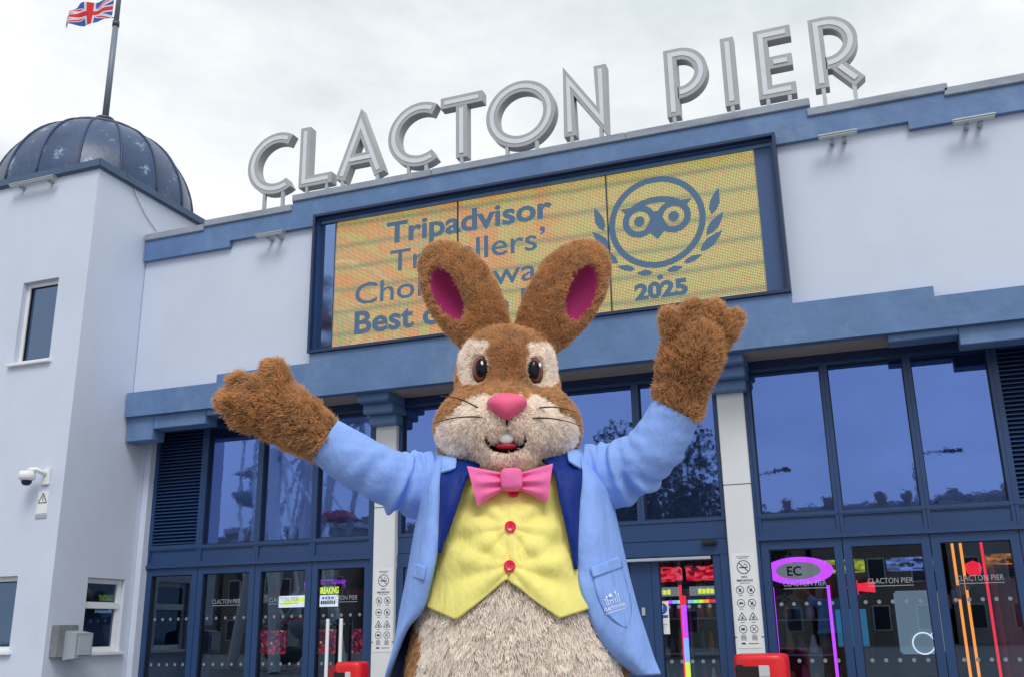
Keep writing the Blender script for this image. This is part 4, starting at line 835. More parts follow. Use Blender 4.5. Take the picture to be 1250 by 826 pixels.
# ears
EARS = []
for pts in ([(598, 416, 24), (585, 395, 32), (570, 370, 38), (556, 345, 38), (545, 327, 30), (540, 320, 22)], [(655, 415, 24), (668, 393, 32), (684, 368, 38), (699, 343, 38), (711, 326, 30), (717, 319, 22)]):
    q = [(PX(x, y, -.01), r*PXM) for x, y, r in pts]; EARS.append(q)
    for (a, ra), (b, rb) in zip(q[:-1], q[1:]): cap_(a, b, ra, rb, .02, .58)
def pxell(cx_, cy_, fo, rx, ry, dep, rot, cut, k): ell(PX(cx_, cy_, fo), (rx*PXM, dep, ry*PXM), k, rot, cut)
pxell(547, 359, .045, 19, 41, .050, math.radians(28), True, .008)
pxell(708, 357, .045, 20, 42, .050, math.radians(-24), True, .008)
# arms under the sleeves, and paws
def chain(pts, k=.02, fl=1.0):
    q = [(PX(x, y, f), r*PXM) for x, y, f, r in pts]
    for (a, ra), (b, rb) in zip(q[:-1], q[1:]): cap_(a, b, ra, rb, k, fl)
chain([(545, 594, -.01, 24), (495, 590, .03, 22), (462, 578, .06, 20), (430, 560, .08, 22), (396, 537, .10, 20)])
chain([(396, 537, .10, 21), (368, 518, .11, 25), (340, 500, .13, 28), (318, 489, .14, 27)], .03)
chain([(340, 488, .15, 16), (337, 466, .16, 13), (334, 450, .165, 10)], .006)
chain([(318, 488, .14, 15), (302, 474, .15, 12), (291, 467, .155, 10)], .006)
chain([(312, 494, .14, 15), (292, 490, .16, 12), (278, 489, .165, 10)], .006)
chain([(322, 502, .13, 16), (304, 509, .135, 12), (293, 508, .14, 10)], .006)
chain([(705, 592, -.01, 24), (755, 580, .03, 22), (790, 558, .06, 21), (810, 532, .08, 24), (826, 498, .10, 22)])
chain([(827, 496, .10, 23), (834, 462, .11, 25), (842, 436, .13, 28), (850, 418, .14, 29)], .03)
chain([(838, 420, .15, 16), (824, 400, .16, 12), (818, 387, .165, 9)], .006)
chain([(846, 412, .14, 16), (845, 390, .16, 12), (845, 379, .165, 10)], .006)
chain([(862, 408, .14, 16), (868, 390, .155, 12), (871, 380, .16, 10)], .006)
chain([(866, 420, .13, 16), (886, 402, .14, 11), (896, 389, .145, 8)], .006)
def surface_nets(S, org, h):
    neg = S < 0; nx, ny, nz_ = S.shape
    c = np.zeros((nx-1, ny-1, nz_-1), np.int8)
    for i in (0, 1):
        for j in (0, 1):
            for k in (0, 1): c += neg[i:nx-1+i, j:ny-1+j, k:nz_-1+k]
    act = np.argwhere((c > 0) & (c < 8)); idx = np.full(c.shape, -1, np.int32); idx[tuple(act.T)] = np.arange(len(act))
    acc = np.zeros((len(act), 3)); cnt = np.zeros(len(act)); cor = [(i, j, k) for i in (0, 1) for j in (0, 1) for k in (0, 1)]
    for p in cor:
        for ax in range(3):
            if p[ax]: continue
            q = list(p); q[ax] = 1; A = S[tuple((act+p).T)]; Bv = S[tuple((act+q).T)]; m = (A < 0) != (Bv < 0); t = A/(A-Bv+1e-12)
            pos = np.tile(np.array(p, float), (len(act), 1)); pos[:, ax] = t; acc[m] += pos[m]; cnt[m] += 1
    V = (act+acc/cnt[:, None])*h+np.array(org); F = []
    for ax in range(3):
        b_, c_ = [(1, 2), (2, 0), (0, 1)][ax]
        sl0 = [slice(None)]*3; sl1 = [slice(None)]*3; sl0[ax] = slice(0, -1); sl1[ax] = slice(1, None)
        ch = neg[tuple(sl0)] != neg[tuple(sl1)]; e_ = np.argwhere(ch)
        ok = np.all([(e_[:, o] > 0) & (e_[:, o] < S.shape[o]-1) for o in (b_, c_)], axis=0) & (e_[:, ax] < S.shape[ax]-1); e_ = e_[ok]; flip = neg[tuple(e_.T)]
        def I(db, dc): q = e_.copy(); q[:, b_] += db; q[:, c_] += dc; return idx[tuple(q.T)]
        qd = np.stack([I(-1, -1), I(0, -1), I(0, 0), I(-1, 0)], 1); qd[~flip] = qd[~flip][:, ::-1]; F.append(qd)
    return V, np.concatenate(F)
BV, BF = surface_nets(SD, (gx[0], gf[0], gz[0]), H_)
# relax
def relax(V, F, it, lam=.5):
    e_ = np.concatenate([F[:, [0, 1]], F[:, [1, 2]], F[:, [2, 3]], F[:, [3, 0]]]); n = len(V); deg = np.bincount(e_[:, 0], minlength=n)+np.bincount(e_[:, 1], minlength=n)
    for _ in range(it):
        A = np.zeros_like(V)
        for k in range(3): A[:, k] = np.bincount(e_[:, 0], V[e_[:, 1], k], n)+np.bincount(e_[:, 1], V[e_[:, 0], k], n)
        V = V*(1-lam)+lam*A/np.maximum(deg, 1)[:, None]
    return V
BV = relax(BV, BF, 2)
# --- fur colour by place on the body (dye of the fabric)
BROWN, CREAM, PINK, DARK, BEIGE = np.array([.58, .305, .135]), np.array([.93, .79, .67]), np.array([.30, .026, .115]), np.array([.02, .004, .008]), np.array([.90, .785, .69])
def in_ell(P, c, rx, rz, rot=0.0):
    X, Z = P[:, 0]-c[0], P[:, 2]-c[2]
    if rot: X, Z = X*math.cos(rot)+Z*math.sin(rot), -X*math.sin(rot)+Z*math.cos(rot)
    return np.sqrt((X/rx)**2+(Z/rz)**2)
def to_px(P):
    W = l2w(P)-EYE; cz_ = W@_f; return CXP+F_PX*(W@CR)/cz_, CYP-F_PX*(W@CU)/cz_
def fur_class(P):
    """0 brown, 1 cream, 2 pink lining, 3 mouth, 4 belly"""
    n = len(P); out_ = np.zeros(n, int); x, f, z = P.T; ux, uy = to_px(P); front = f > .0
    def pe(cx_, cy_, rx, ry, rot=0.0):
        X, Y_ = ux-cx_, uy-cy_; a = math.radians(rot); return (((X*math.cos(a)+Y_*math.sin(a))/rx)**2+((-X*math.sin(a)+Y_*math.cos(a))/ry)**2) < 1
    head = (z > 1.62) & (np.abs(x) < .3)
    wig = 2.2*np.sin(x*170)+2.0*np.sin(z*150+x*60)
    out_[head & front & (pe(580, 445, 18.5, 28, -8) | pe(572, 452, 10, 20, 0) | pe(590, 424, 9, 7, 0))] = 1
    out_[head & front & (pe(660, 447, 19.5, 28, 8) | pe(669, 455, 10, 20, 0) | pe(650, 426, 9, 7, 0))] = 1
    muzz = pe(595, 512, 44, 30+0, -14) | pe(643, 512, 44, 30, 14) | pe(619, 548, 66, 28) | pe(560, 530, 26, 24) | pe(680, 528, 24, 24)
    out_[head & (f > .03) & muzz & (uy+wig > 484)] = 1
    out_[head & (z < 1.68) & (f > -.02) & (np.abs(x-HX) < .15)] = 1
    out_[(in_ell(P, PX(547, 359, .03), 19*PXM, 40*PXM, math.radians(28)) < .97) & (f > -.02)] = 2
    out_[(in_ell(P, PX(708, 357, .03), 20*PXM, 41*PXM, math.radians(-24)) < .97) & (f > -.02)] = 2
    k3 = np.sqrt(((x-HX+.003)/.050)**2+((f-.215)/.062)**2+((z-1.686)/.031)**2); kp = np.minimum(*[np.sqrt(((x-HX-sx*.040)/.058)**2+((f-.155)/.062)**2+((z-1.733)/.047)**2) for sx in (-1, 1)]); out_[head & (k3 < 1.06) & (kp > 1.06)] = 3
    out_[(z < 1.45) & (z > .72) & (f > .06) & (np.abs(x) < .222+.01*np.sin(z*40))] = 4
    return out_
CT = np.stack([BROWN, CREAM, PINK, DARK, BEIGE])
bc = fur_class(BV)
person = thing('person', 'person in brown rabbit costume with blue jacket, arms raised in welcome', 'person', tuple(MO))
BODYM = attr_color(mat('plush_base', (1, 1, 1), .9, spec=.1))
body = obj('body', l2w(BV), BF, BODYM, person, True)
ca = body.data.color_attributes.new('col', 'FLOAT_COLOR', 'POINT'); cc = np.ones((len(BV), 4), np.float32); cc[:, :3] = CT[bc]*np.where(np.isin(bc, (2, 3)), 1.0, .8)[:, None]; ca.data.foreach_set('color', cc.ravel())
# --- front height of the body, for laying things on it
negs = SD < 0
first = negs.shape[1]-1-np.argmax(negs[:, ::-1, :], axis=1); has = negs.any(axis=1)
def front_f(x, z):
    i = int(round((x-gx[0])/H_)); k = int(round((z-gz[0])/H_)); return float(gf[first[i, k]]+H_*.5) if has[i, k] else 0.0
def px_on(x, y, off=0.0):                           # the spot of the figure's front that a pixel sees
    f = .1
    for _ in range(12): P = PX(x, y, f); f = .5*f+.5*(front_f(P[0], P[2])+off)
    return PX(x, y, f)

# --- fur
TRI = np.concatenate([BF[:, [0, 1, 2]], BF[:, [0, 2, 3]]])
tn = np.cross(BV[TRI[:, 1]]-BV[TRI[:, 0]], BV[TRI[:, 2]]-BV[TRI[:, 0]]); ta = np.linalg.norm(tn, axis=1)/2; tn /= (2*ta[:, None]+1e-12)
vn = np.zeros_like(BV)
for k in range(3):
    for q in range(3): vn[:, q] += np.bincount(TRI[:, k], tn[:, q]*ta, len(BV))
vn /= np.linalg.norm(vn, axis=1)[:, None]+1e-12
tcn = BV[TRI].mean(1)
def region(P):
    x, f, z = P.T; r = np.zeros(len(P), int)         # 0 bare (under clothes)
    ux, uy = to_px(P)
    r[(z > 1.625) & (np.abs(x) < .25)] = 1           # head
    r[(z > 1.985) & (np.abs(x) < .33)] = 2
    r[(z > 1.42) & (ux-397+.62*(uy-537)*.9 < 2) & (ux < 430)] = 3; r[(z > 1.5) & (uy-501-.62*(ux-825) < 2) & (ux > 780)] = 3
    r[(z < np.interp(x, [-.30, -.215, -.122, -.018, .090, .205, .30], [1.315, 1.318, 1.276, 1.362, 1.276, 1.310, 1.31])+.012) & (np.abs(x) < .3)] = 4
    return r
tr_ = region(tcn); tcl = fur_class(tcn)
dens = np.array([0, 330e3, 330e3, 230e3, 200e3])[tr_].astype(float)
dens[np.isin(tcl, (2, 3))] = 0
eux, euy = to_px(tcn); dens[(tcn[:, 1] > .02) & (((((eux-587)/11)**2+((euy-451)/18)**2) < 1) | ((((eux-652.5)/11)**2+((euy-453)/18)**2) < 1))] = 0
dens[tcn[:, 2] < 1.02] *= .12; dens[(tcn[:, 1] < -.06) & (tr_ != 3)] *= .35
nexp = dens*ta; ntot = int(nexp.sum()); pick = rng.choice(len(TRI), ntot, p=nexp/nexp.sum())
u1, u2 = rng.random(ntot), rng.random(ntot); sq = np.sqrt(u1); w3 = np.stack([1-sq, sq*(1-u2), sq*u2], 1)
root = (BV[TRI[pick]]*w3[:, :, None]).sum(1); nor = (vn[TRI[pick]]*w3[:, :, None]).sum(1); nor /= np.linalg.norm(nor, axis=1)[:, None]
rg, cl = tr_[pick], fur_class(root)
keep = ~np.isin(cl, (2, 3)); root, nor, rg, cl = root[keep], nor[keep], rg[keep], cl[keep]; ntot = len(root)
comb = np.zeros((ntot, 3)); comb[:, 2] = -1
nosep = np.array([HX, .2, 1.775]); hd = rg == 1
comb[hd] = (root[hd]-nosep); comb[hd] /= np.linalg.norm(comb[hd], axis=1)[:, None]; comb[hd] += np.array([0, -.2, -.35]); comb[hd & (root[:, 2] > 1.80)] += np.array([0, -.3, .5])
er = rg == 2; comb[er] = np.stack([np.sign(root[er][:, 0]-HX)*.5, 0*root[er][:, 0], np.full(er.sum(), .85)], 1)
pl = (rg == 3) & (root[:, 0] < 0); comb[pl] = np.array([-.85, .1, .25]); pr_ = (rg == 3) & (root[:, 0] > 0); comb[pr_] = np.array([.15, .1, .95])
comb -= nor*(comb*nor).sum(1)[:, None]; comb /= np.linalg.norm(comb, axis=1)[:, None]+1e-9
def cellrand(P, size, seed):
    q = np.floor(P/size+np.array([.13, .57, .31])*seed).astype(np.int64); h = (q[:, 0]*73856093 ^ q[:, 1]*19349663 ^ q[:, 2]*83492791 ^ seed*2654435761) & 0xffffffff
    for _ in range(3): h = ((h ^ (h >> 16))*0x45d9f3b) & 0xffffffff
    r = np.stack([((h >> k) & 0x3ff)/1023.0-.5 for k in (0, 10, 20)], 1); return r*2, (h & 0xffff)/65535.0
jit = rng.normal(0, .0022, (ntot, 3))
c1, h1 = cellrand(root+jit, .013, 1); c2, h2 = cellrand(root+jit*2, .030, 2); rv = rng.normal(0, 1, (ntot, 3))
Ln = np.choose(rg, [0, .0150, .0155, .0215, .019]).astype(float); Ln *= np.where(cl == 1, .85, 1.0)*(.65+.7*rng.random(ntot))
long = (rg == 3); cw = np.where(long, .62, np.where(rg == 4, .42, .30))[:, None]; lay = np.where(long, .75, np.where(rg == 4, .95, .55))[:, None]
d1 = nor*.85+comb*lay*.35+cw*c1*.5+rv*.14; d2 = nor*.45+comb*lay*.8+cw*(c1*.7+c2*.5)+rv*.18; d3 = nor*.18+comb*lay*1.1+cw*(c1*.8+c2*.7)+rv*.22+np.array([0, 0, -.22])
for d in (d1, d2, d3): d /= np.linalg.norm(d, axis=1)[:, None]
p0 = root-nor*.002; L3 = (Ln/3)[:, None]; p1 = p0+d1*L3; p2 = p1+d2*L3; p3 = p2+d3*L3
P4 = l2w(np.stack([p0, p1, p2, p3], 1).reshape(-1, 3))-MO
hc = bpy.data.hair_curves.new('fur'); hc.add_curves([4]*ntot)
hc.position_data.foreach_set('vector', P4.astype(np.float32).ravel())
ra_ = hc.attributes.get('radius') or hc.attributes.new('radius', 'FLOAT', 'POINT')
base_r = np.where(long, .00085, .00075); ra_.data.foreach_set('value', (base_r[:, None]*np.array([1.0, .95, .75, .25])).astype(np.float32).ravel())
pale = np.isin(cl, (1, 4)); tone = np.where(pale, .88+.16*h1+.10*(h2-.5), .78+.34*h1+.25*(h2-.5))+rng.normal(0, .09, ntot); colr = CT[cl]*np.clip(tone, .45, 1.5)[:, None]
yel = rng.random(ntot)[:, None]; colr = np.where((cl == 0)[:, None], colr*(1-.25*yel)+np.array([.75, .52, .30])*.25*yel, colr)
ch_ = hc.attributes.new('col', 'FLOAT_COLOR', 'CURVE'); ch_.data.foreach_set('color', np.concatenate([np.clip(colr, 0, 1), np.ones((ntot, 1))], 1).astype(np.float32).ravel())
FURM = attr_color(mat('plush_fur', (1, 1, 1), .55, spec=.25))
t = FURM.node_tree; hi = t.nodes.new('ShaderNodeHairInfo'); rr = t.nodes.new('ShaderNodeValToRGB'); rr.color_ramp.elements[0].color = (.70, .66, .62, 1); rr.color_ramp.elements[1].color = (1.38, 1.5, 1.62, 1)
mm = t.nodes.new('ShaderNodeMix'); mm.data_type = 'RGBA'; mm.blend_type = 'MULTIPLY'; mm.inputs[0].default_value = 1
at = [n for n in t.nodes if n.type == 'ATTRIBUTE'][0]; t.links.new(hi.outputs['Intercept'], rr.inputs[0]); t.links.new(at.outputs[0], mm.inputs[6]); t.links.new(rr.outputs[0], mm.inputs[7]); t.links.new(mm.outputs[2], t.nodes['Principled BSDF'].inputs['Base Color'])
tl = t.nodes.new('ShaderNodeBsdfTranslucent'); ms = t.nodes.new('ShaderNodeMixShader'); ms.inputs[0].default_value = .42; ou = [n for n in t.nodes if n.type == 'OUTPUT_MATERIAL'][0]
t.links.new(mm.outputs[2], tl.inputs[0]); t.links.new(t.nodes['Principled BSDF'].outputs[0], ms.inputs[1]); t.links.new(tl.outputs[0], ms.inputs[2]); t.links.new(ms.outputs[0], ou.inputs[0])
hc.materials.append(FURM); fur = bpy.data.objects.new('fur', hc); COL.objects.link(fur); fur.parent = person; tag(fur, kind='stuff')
print('fur strands', ntot)

# --- face
def blob(name, c, r, m, parent, n=24, rot=0.0, tilt=None, fn=None):
    """ellipsoid given in figure coordinates; tilt = outward normal it lies against"""
    v, f = [], []
    for i in range(n//2+1):
        th = PI*i/(n//2)
        for j in range(n): ph = 2*PI*j/n; v.append((math.sin(th)*math.cos(ph), math.cos(th), math.sin(th)*math.sin(ph)))
    f = [(i*n+j, i*n+(j+1) % n, (i+1)*n+(j+1) % n, (i+1)*n+j) for i in range(n//2) for j in range(n)]
    V = np.array(v); 
    if fn is not None: V = fn(V)
    V = V*np.array(r)
    if rot: V = np.stack([V[:, 0]*math.cos(rot)-V[:, 2]*math.sin(rot), V[:, 1], V[:, 0]*math.sin(rot)+V[:, 2]*math.cos(rot)], 1)
    if tilt is not None:
        q = Vector((0, 1, 0)).rotation_difference(Vector(tilt)).to_matrix(); V = V@np.array(q).T
    return obj(name, l2w(V+np.array(c)), f, m, parent, True)
EYEB = mat('eye_black', (.005, .005, .009), .16, spec=.2); IRIS = mat('eye_amber', (.22, .05, .015), .15, var=.35, vscale=30); WHT = mat('glint_tooth_white', (.85, .86, .88), .2)
for (ex, ey, sx) in ((587, 451, -1), (652.5, 453, 1)):
    P = px_on(ex, ey); nrm_ = np.array([sx*.30, 1, .08]); nrm_ /= np.linalg.norm(nrm_)
    E_ = blob('eye', P+nrm_*.006, (.0215, .011, .0355), EYEB, person, 28, 0, nrm_)
    tv = np.cross(nrm_, [0, 0, 1]); tv /= np.linalg.norm(tv)
    blob('iris', P+nrm_*.0082, (.0192, .0104, .0330), IRIS, E_, 28, 0, nrm_)
    blob('pupil', P+nrm_*.0100+np.array([.0022 if sx < 0 else -.0022, 0, .0]), (.0165, .0104, .0295), EYEB, E_, 28, 0, nrm_)
    blob('painted_glint', P+nrm_*.0190+np.array([.0085, 0, .0105]), (.0038, .0016, .0062), WHT, E_, 14, 0, nrm_)  # white blob stands in for the highlight on the eye
NOSE = mat('pink_nose', (.80, .105, .24), .6, var=.04, vscale=20, bump=.1, bscale=300, bdist=.001)
def nosefn(V):
    x, y, z = V.T; w = np.interp(z, [-1, -.5, .1, .6, 1], [.30, .62, 1.0, 1.12, .9]); return np.stack([np.sign(x)*np.abs(x)**.85*w, y, z], 1)
P = PX(619, 496, .218); blob('nose', P, (.048, .030, .0335), NOSE, person, 32, 0, (0, 1, .12), nosefn)
a = px_on(619, 513, .012); b = px_on(618.5, 534, .012)
MB().tube(l2w(np.array([a, (a+b)/2+np.array([0, .004, 0]), b])), .0028, 8).build('lip_line', EYEB, person, True)
P = PX(618, 534, .190); MB().box(-1, 1, -1, 1, -1, 1)
blob('tooth', P, (.0185, .010, .0145), WHT, person, 16)
MOUTH = MB()
blob('tongue', PX(618, 544.5, .176), (.027, .020, .009), mat('tongue_red', (.55, .02, .05), .5), person, 20)
WH = mat('whisker_black', (.01, .01, .012), .4)
for pa, pb in (((583, 497), (537, 483)), ((590, 509), (527, 517)), ((655, 498), (703, 503)), ((650, 510), (710, 520))):
    A = px_on(*pa, .008); Bq = PX(*pb, A[1]-.045); Mq = (A+Bq)/2+np.array([0, .012, .005])
    MB().tube(l2w(np.array([(1-t)**2*A+2*t*(1-t)*(Mq*2-(A+Bq)/2)+t*t*Bq for t in np.linspace(0, 1, 9)])), list(np.linspace(.0023, .0007, 9)), 6).build('whisker', WH, person, True)

# --- clothes
def cr(pts, n):                                     # resample a polyline evenly by index with Catmull-Rom
    P = np.array(pts, float); P = np.vstack([2*P[0]-P[1], P, 2*P[-1]-P[-2]]); out_ = []
    for t in np.linspace(0, len(pts)-1-1e-9, n):
        i = int(t); u = t-i; a, b, c, d = P[i:i+4]; out_.append(.5*((2*b)+(c-a)*u+(2*a-5*b+4*c-d)*u*u+(3*b-a-3*c+d)*u**3))
    return np.array(out_)
def vnoise(P, scale, seed=0):                        # cheap smooth noise
    v = np.zeros(len(P)); r_ = np.random.default_rng(seed)
    for _ in range(7):
        k = r_.normal(0, 1, 3)*scale; v += np.sin(P@k+r_.random()*6.28)
    return v/7
def cloth(name, col, rough=.85, weave=17.0):
    m = mat(name, col, rough, var=.06, vscale=9, bump=.7, bscale=weave, bdist=.022, sheen=.0, spec=.15, stretch=(1, 1, .5)); return m
JBLUE, NAVY, YELLOW, BOWP = cloth('pale_blue_cotton', (.265, .425, .88)), cloth('navy_satin', (.006, .026, .21), .5), cloth('lemon_cotton', (.86, .77, .24)), cloth('pink_satin', (.86, .17, .42), .5)
BTN = mat('red_button', (.80, .015, .07), .25)
# sleeves
def sleeve(path, seed):
    n, m = 90, 72; q = np.array([[*PX(x, y, f), r*PXM] for x, y, f, r in path]); c = cr(q, n); C, Rr = c[:, :3], c[:, 3]
    tg = np.gradient(C, axis=0); tg /= np.linalg.norm(tg, axis=1)[:, None]; ref = np.array([0, 1., 0]); V = []
    for i in range(n):
        a = np.cross(tg[i], ref); a /= np.linalg.norm(a); b = np.cross(a, tg[i]); s = i/(n-1)
        for j in range(m):
            an = 2*PI*j/m; fold = 0
            for (s0, wd_, am, ph, fr) in FOLDS[seed]:
                g_ = math.exp(-((s-s0-.05*math.cos(an-ph))/wd_)**2); fold += am*g_*(.35+.65*max(0, math.cos(an-ph)))*math.sin(fr*(s-s0-.06*math.sin(an+ph)))
            V.append(C[i]+(Rr[i]+fold)*(math.cos(an)*a+math.sin(an)*b*.92))
    V = np.array(V); V += (vnoise(V*np.array([.5, 1, 1.2]), 26, seed)*.006+vnoise(V*np.array([.6, 1, 1.2]), 60, seed+5)*.0028)[:, None]*((V-np.repeat(C, m, 0))/np.linalg.norm(V-np.repeat(C, m, 0), axis=1)[:, None])
    F = [(i*m+j, i*m+(j+1) % m, (i+1)*m+(j+1) % m, (i+1)*m+j) for i in range(n-1) for j in range(m)]
    o = obj('sleeve', l2w(V), F, JBLUE, person, True); sm = o.modifiers.new('thickness', 'SOLIDIFY'); sm.thickness = .006; sm.offset = -1; o.data.materials.append(NAVY); sm.material_offset = 1; sm.material_offset_rim = 0
    sm2 = o.modifiers.new('smooth', 'SUBSURF'); sm2.levels = 0; sm2.render_levels = 0
FOLDS = {1: [(.14, .08, .008, 2.2, 50), (.40, .06, .016, .6, 44), (.30, .05, .011, 3.6, 60), (.48, .05, .008, 4.6, 64), (.66, .08, .005, 1.0, 40)], 2: [(.13, .08, .008, 1.0, 50), (.40, .06, .016, 2.0, 44), (.28, .05, .011, 5.0, 60), (.50, .06, .009, 3.4, 60), (.68, .08, .006, 3.6, 40)]}
sleeve([(552, 592, .0, 46), (526, 592, .01, 43), (495, 588, .03, 38), (465, 577, .06, 33), (430, 559, .08, 32), (396, 537, .10, 28.5)], 1)
sleeve([(698, 590, .0, 46), (724, 586, .01, 43), (755, 577, .03, 40), (787, 558, .06, 35), (808, 533, .08, 32), (825.5, 501, .10, 30)], 2)
# jacket body: front panels, sides and back as one sheet
def front_at(P, off):                                # push a point in front of waistcoat/body
    a, b, f0 = torso(P[2]); q = 1-((P[0]-TXC)/(a+.016))**2; return f0+(b+.016)*math.sqrt(max(q, .0))+off
nt_ = 60
def edge(px_list, fo):
    q = []
    for (x, y), f in zip(px_list, fo): q.append(PX(x, y, f))
    return cr(q, nt_)
Lin = edge([(556, 563), (541, 590), (537, 640), (535, 668), (519, 736), (497, 766), (481, 806), (475, 825)], (.10, .155, .185, .195, .185, .15, .105, .07))
Lou = edge([(530, 556), (514, 600), (510, 630), (500, 690), (489, 745), (482, 790), (475, 818), (470, 835)], (.0, .0, .0, .0, .0, .0, -.01, -.02))
Rin = edge([(690, 560), (706, 585), (704, 620), (704, 688), (712, 729), (728, 770), (748, 800), (774, 822)], (.10, .155, .185, .205, .215, .20, .165, .11))
Rou = edge([(714, 554), (742, 596), (750, 625), (765, 692), (775, 732), (786, 768), (797, 802), (805, 822)], (.0, .0, .0, .0, .0, .0, -.005, -.01))
def panel_cols(inn, outr, k):
    cols = []
    for j in range(k):
        s = j/(k-1); b = inn*(1-s)+outr*s; bul = np.linspace(.02, .035, nt_)*math.sin(PI*s)**.8; b = b.copy(); b[:, 1] = inn[:, 1]*math.cos(s*PI/2)**.75+outr[:, 1]*(1-math.cos(s*PI/2)**.75)+bul*.6
        cols.append(b)
    return cols
kf, kb = 16, 26
back = []
for j in range(1, kb):
    s = j/kb; an = PI*s; c = (Lou+Rou)/2; hw = (Rou-Lou)/2; p = c-hw*math.cos(an); p[:, 1] = c[:, 1]-(.17+.06*np.linspace(0, 1, nt_))*math.sin(an); back.append(p)
cols = panel_cols(Lin, Lou, kf)+back+panel_cols(Rin, Rou, kf)[::-1]
JV = np.stack(cols, 1); nc = JV.shape[1]
JV = JV.reshape(-1, 3); du = np.array([0, 1.0, 0])
rows = np.repeat(np.linspace(0, 1, nt_), nc)
JV[:, 1] += (vnoise(JV*np.array([1, .3, .35]), 34, 3)*.014+vnoise(JV*np.array([1, .4, .5]), 70, 4)*.006)*np.clip(rows*2, .15, 1)
JF = [(i*nc+j, i*nc+j+1, (i+1)*nc+j+1, (i+1)*nc+j) for i in range(nt_-1) for j in range(nc-1)]
jk = obj('jacket', l2w(JV), JF, JBLUE, person, True); jk.data.materials.append(NAVY)
sm = jk.modifiers.new('thickness', 'SOLIDIFY'); sm.thickness = .007; sm.offset = 0; sm.material_offset = 1; sm.material_offset_rim = 0
jbvh = BVHTree.FromPolygons([Vector(p) for p in l2w(JV)], JF)
def drape(x, y, off, bvh=None, fallback=.15):
    d = ray(x, y); d = d/np.linalg.norm(d); h = (bvh or jbvh).ray_cast(Vector(EYE), Vector(d))
    p = np.array(h[0]) if h[0] is not None else l2w(PX(x, y, fallback)); return p-d*off
def drape_patch(name, quad, m, parent, off, n=18, mk=14, thick=.004, wob=0.0, fb=.15):
    """quad: left-edge and right-edge pixel polylines"""
    Lq, Rq = cr([(*p, 0) for p in quad[0]], n)[:, :2], cr([(*p, 0) for p in quad[1]], n)[:, :2]; V = []
    for i in range(n):
        for j in range(mk): s = j/(mk-1); x, y = Lq[i]*(1-s)+Rq[i]*s; V.append(drape(x, y, off+wob*math.sin(PI*s), None, fb))
    o = obj(name, V, [(i*mk+j, i*mk+j+1, (i+1)*mk+j+1, (i+1)*mk+j) for i in range(n-1) for j in range(mk-1)], m, parent, True)
    q = o.modifiers.new('thickness', 'SOLIDIFY'); q.thickness = thick; q.offset = 0; return o
# waistcoat: shell round the front of the torso with a pointed hem
wc_n, wc_m = 70, 90; V = []
hemx = np.array([-.30, -.215, -.122, -.018, .090, .205, .30]); hemz = np.array([1.315, 1.318, 1.276, 1.362, 1.276, 1.310, 1.31])
for i in range(wc_n):
    t = i/(wc_n-1)
    for j in range(wc_m):
        th = math.radians(-88+176*j/(wc_m-1)); a0_ = .232; xh = a0_*math.sin(th); zb = float(np.interp(xh, hemx, hemz)); zt = 1.665-.035*abs(math.sin(th)); z = zt+(zb-zt)*t
        a, b, f0 = torso(z); a += .016; b += .016; V.append((TXC+a*math.sin(th), f0+b*math.cos(th), z))
V = np.array(V)
# pull folds radiating from the buttons
bz = (1.479, 1.391); fold = np.zeros(len(V))
for zc in bz:
    dx, dz = V[:, 0]+.013, V[:, 2]-zc; r = np.hypot(dx, dz)+1e-6; an = np.arctan2(dz, np.abs(dx)); fold += .0055*np.sin(9*an+1.0+np.sign(dx)*.6)*np.exp(-((r-.085)/.07)**2)
fold += .0035*vnoise(V*np.array([1, .2, 1.2]), 30, 11)-.004*np.exp(-((V[:, 0]+.016)/.004)**2)
fold += .010*np.exp(-((V[:, 2]-1.36-.5*np.abs(V[:, 0]))/.018)**2)*np.clip(np.abs(V[:, 0])*6, 0, 1)*.7
V[:, 1] += fold
wv_ = obj('waistcoat', l2w(V), [(i*wc_m+j, (i+1)*wc_m+j, (i+1)*wc_m+j+1, i*wc_m+j+1) for i in range(wc_n-1) for j in range(wc_m-1)], YELLOW, person, True)
q = wv_.modifiers.new('thickness', 'SOLIDIFY'); q.thickness = .006; q.offset = 1
wbvh = BVHTree.FromPolygons([Vector(p) for p in l2w(V)], [(i*wc_m+j, (i+1)*wc_m+j, (i+1)*wc_m+j+1, i*wc_m+j+1) for i in range(wc_n-1) for j in range(wc_m-1)])
for bx_, by_ in ((627, 600), (623, 642), (622, 690)):
    P = drape(bx_, by_, .021 if by_ > 680 else .015, wbvh); c = P; bt = MB(); prof = [(.001, -.004), (.0105, -.004), (.0128, -.001), (.0128, .002), (.0105, .0045), (.008, .0035), (.001, .003)]
    # disc facing the viewer
    ax = -HD*.97+np.array([0, 0, .12]); ax /= np.linalg.norm(ax); a_ = np.cross(ax, [0, 0, 1]); a_ /= np.linalg.norm(a_); b_ = np.cross(a_, ax); n = 24; vv = []
    for r, z in prof:
        for j in range(n): an = 2*PI*j/n; vv.append(c+ax*z+r*(math.cos(an)*a_+math.sin(an)*b_))
    bo = obj('button', vv, [(i*n+j, i*n+(j+1) % n, (i+1)*n+(j+1) % n, (i+1)*n+j) for i in range(len(prof)-1) for j in range(n)], BTN, wv_); autosmooth(bo, 35)
    hm = MB()
    for sx in (-1, 1):
        for sz in (-1, 1): hm.tube([c+ax*.003+a_*sx*.0025+b_*sz*.0025, c+ax*.0042+a_*sx*.0025+b_*sz*.0025], .0012, 6)
    hm.build('thread_hole', mat('button_hole', (.25, .004, .02), .5), bo)
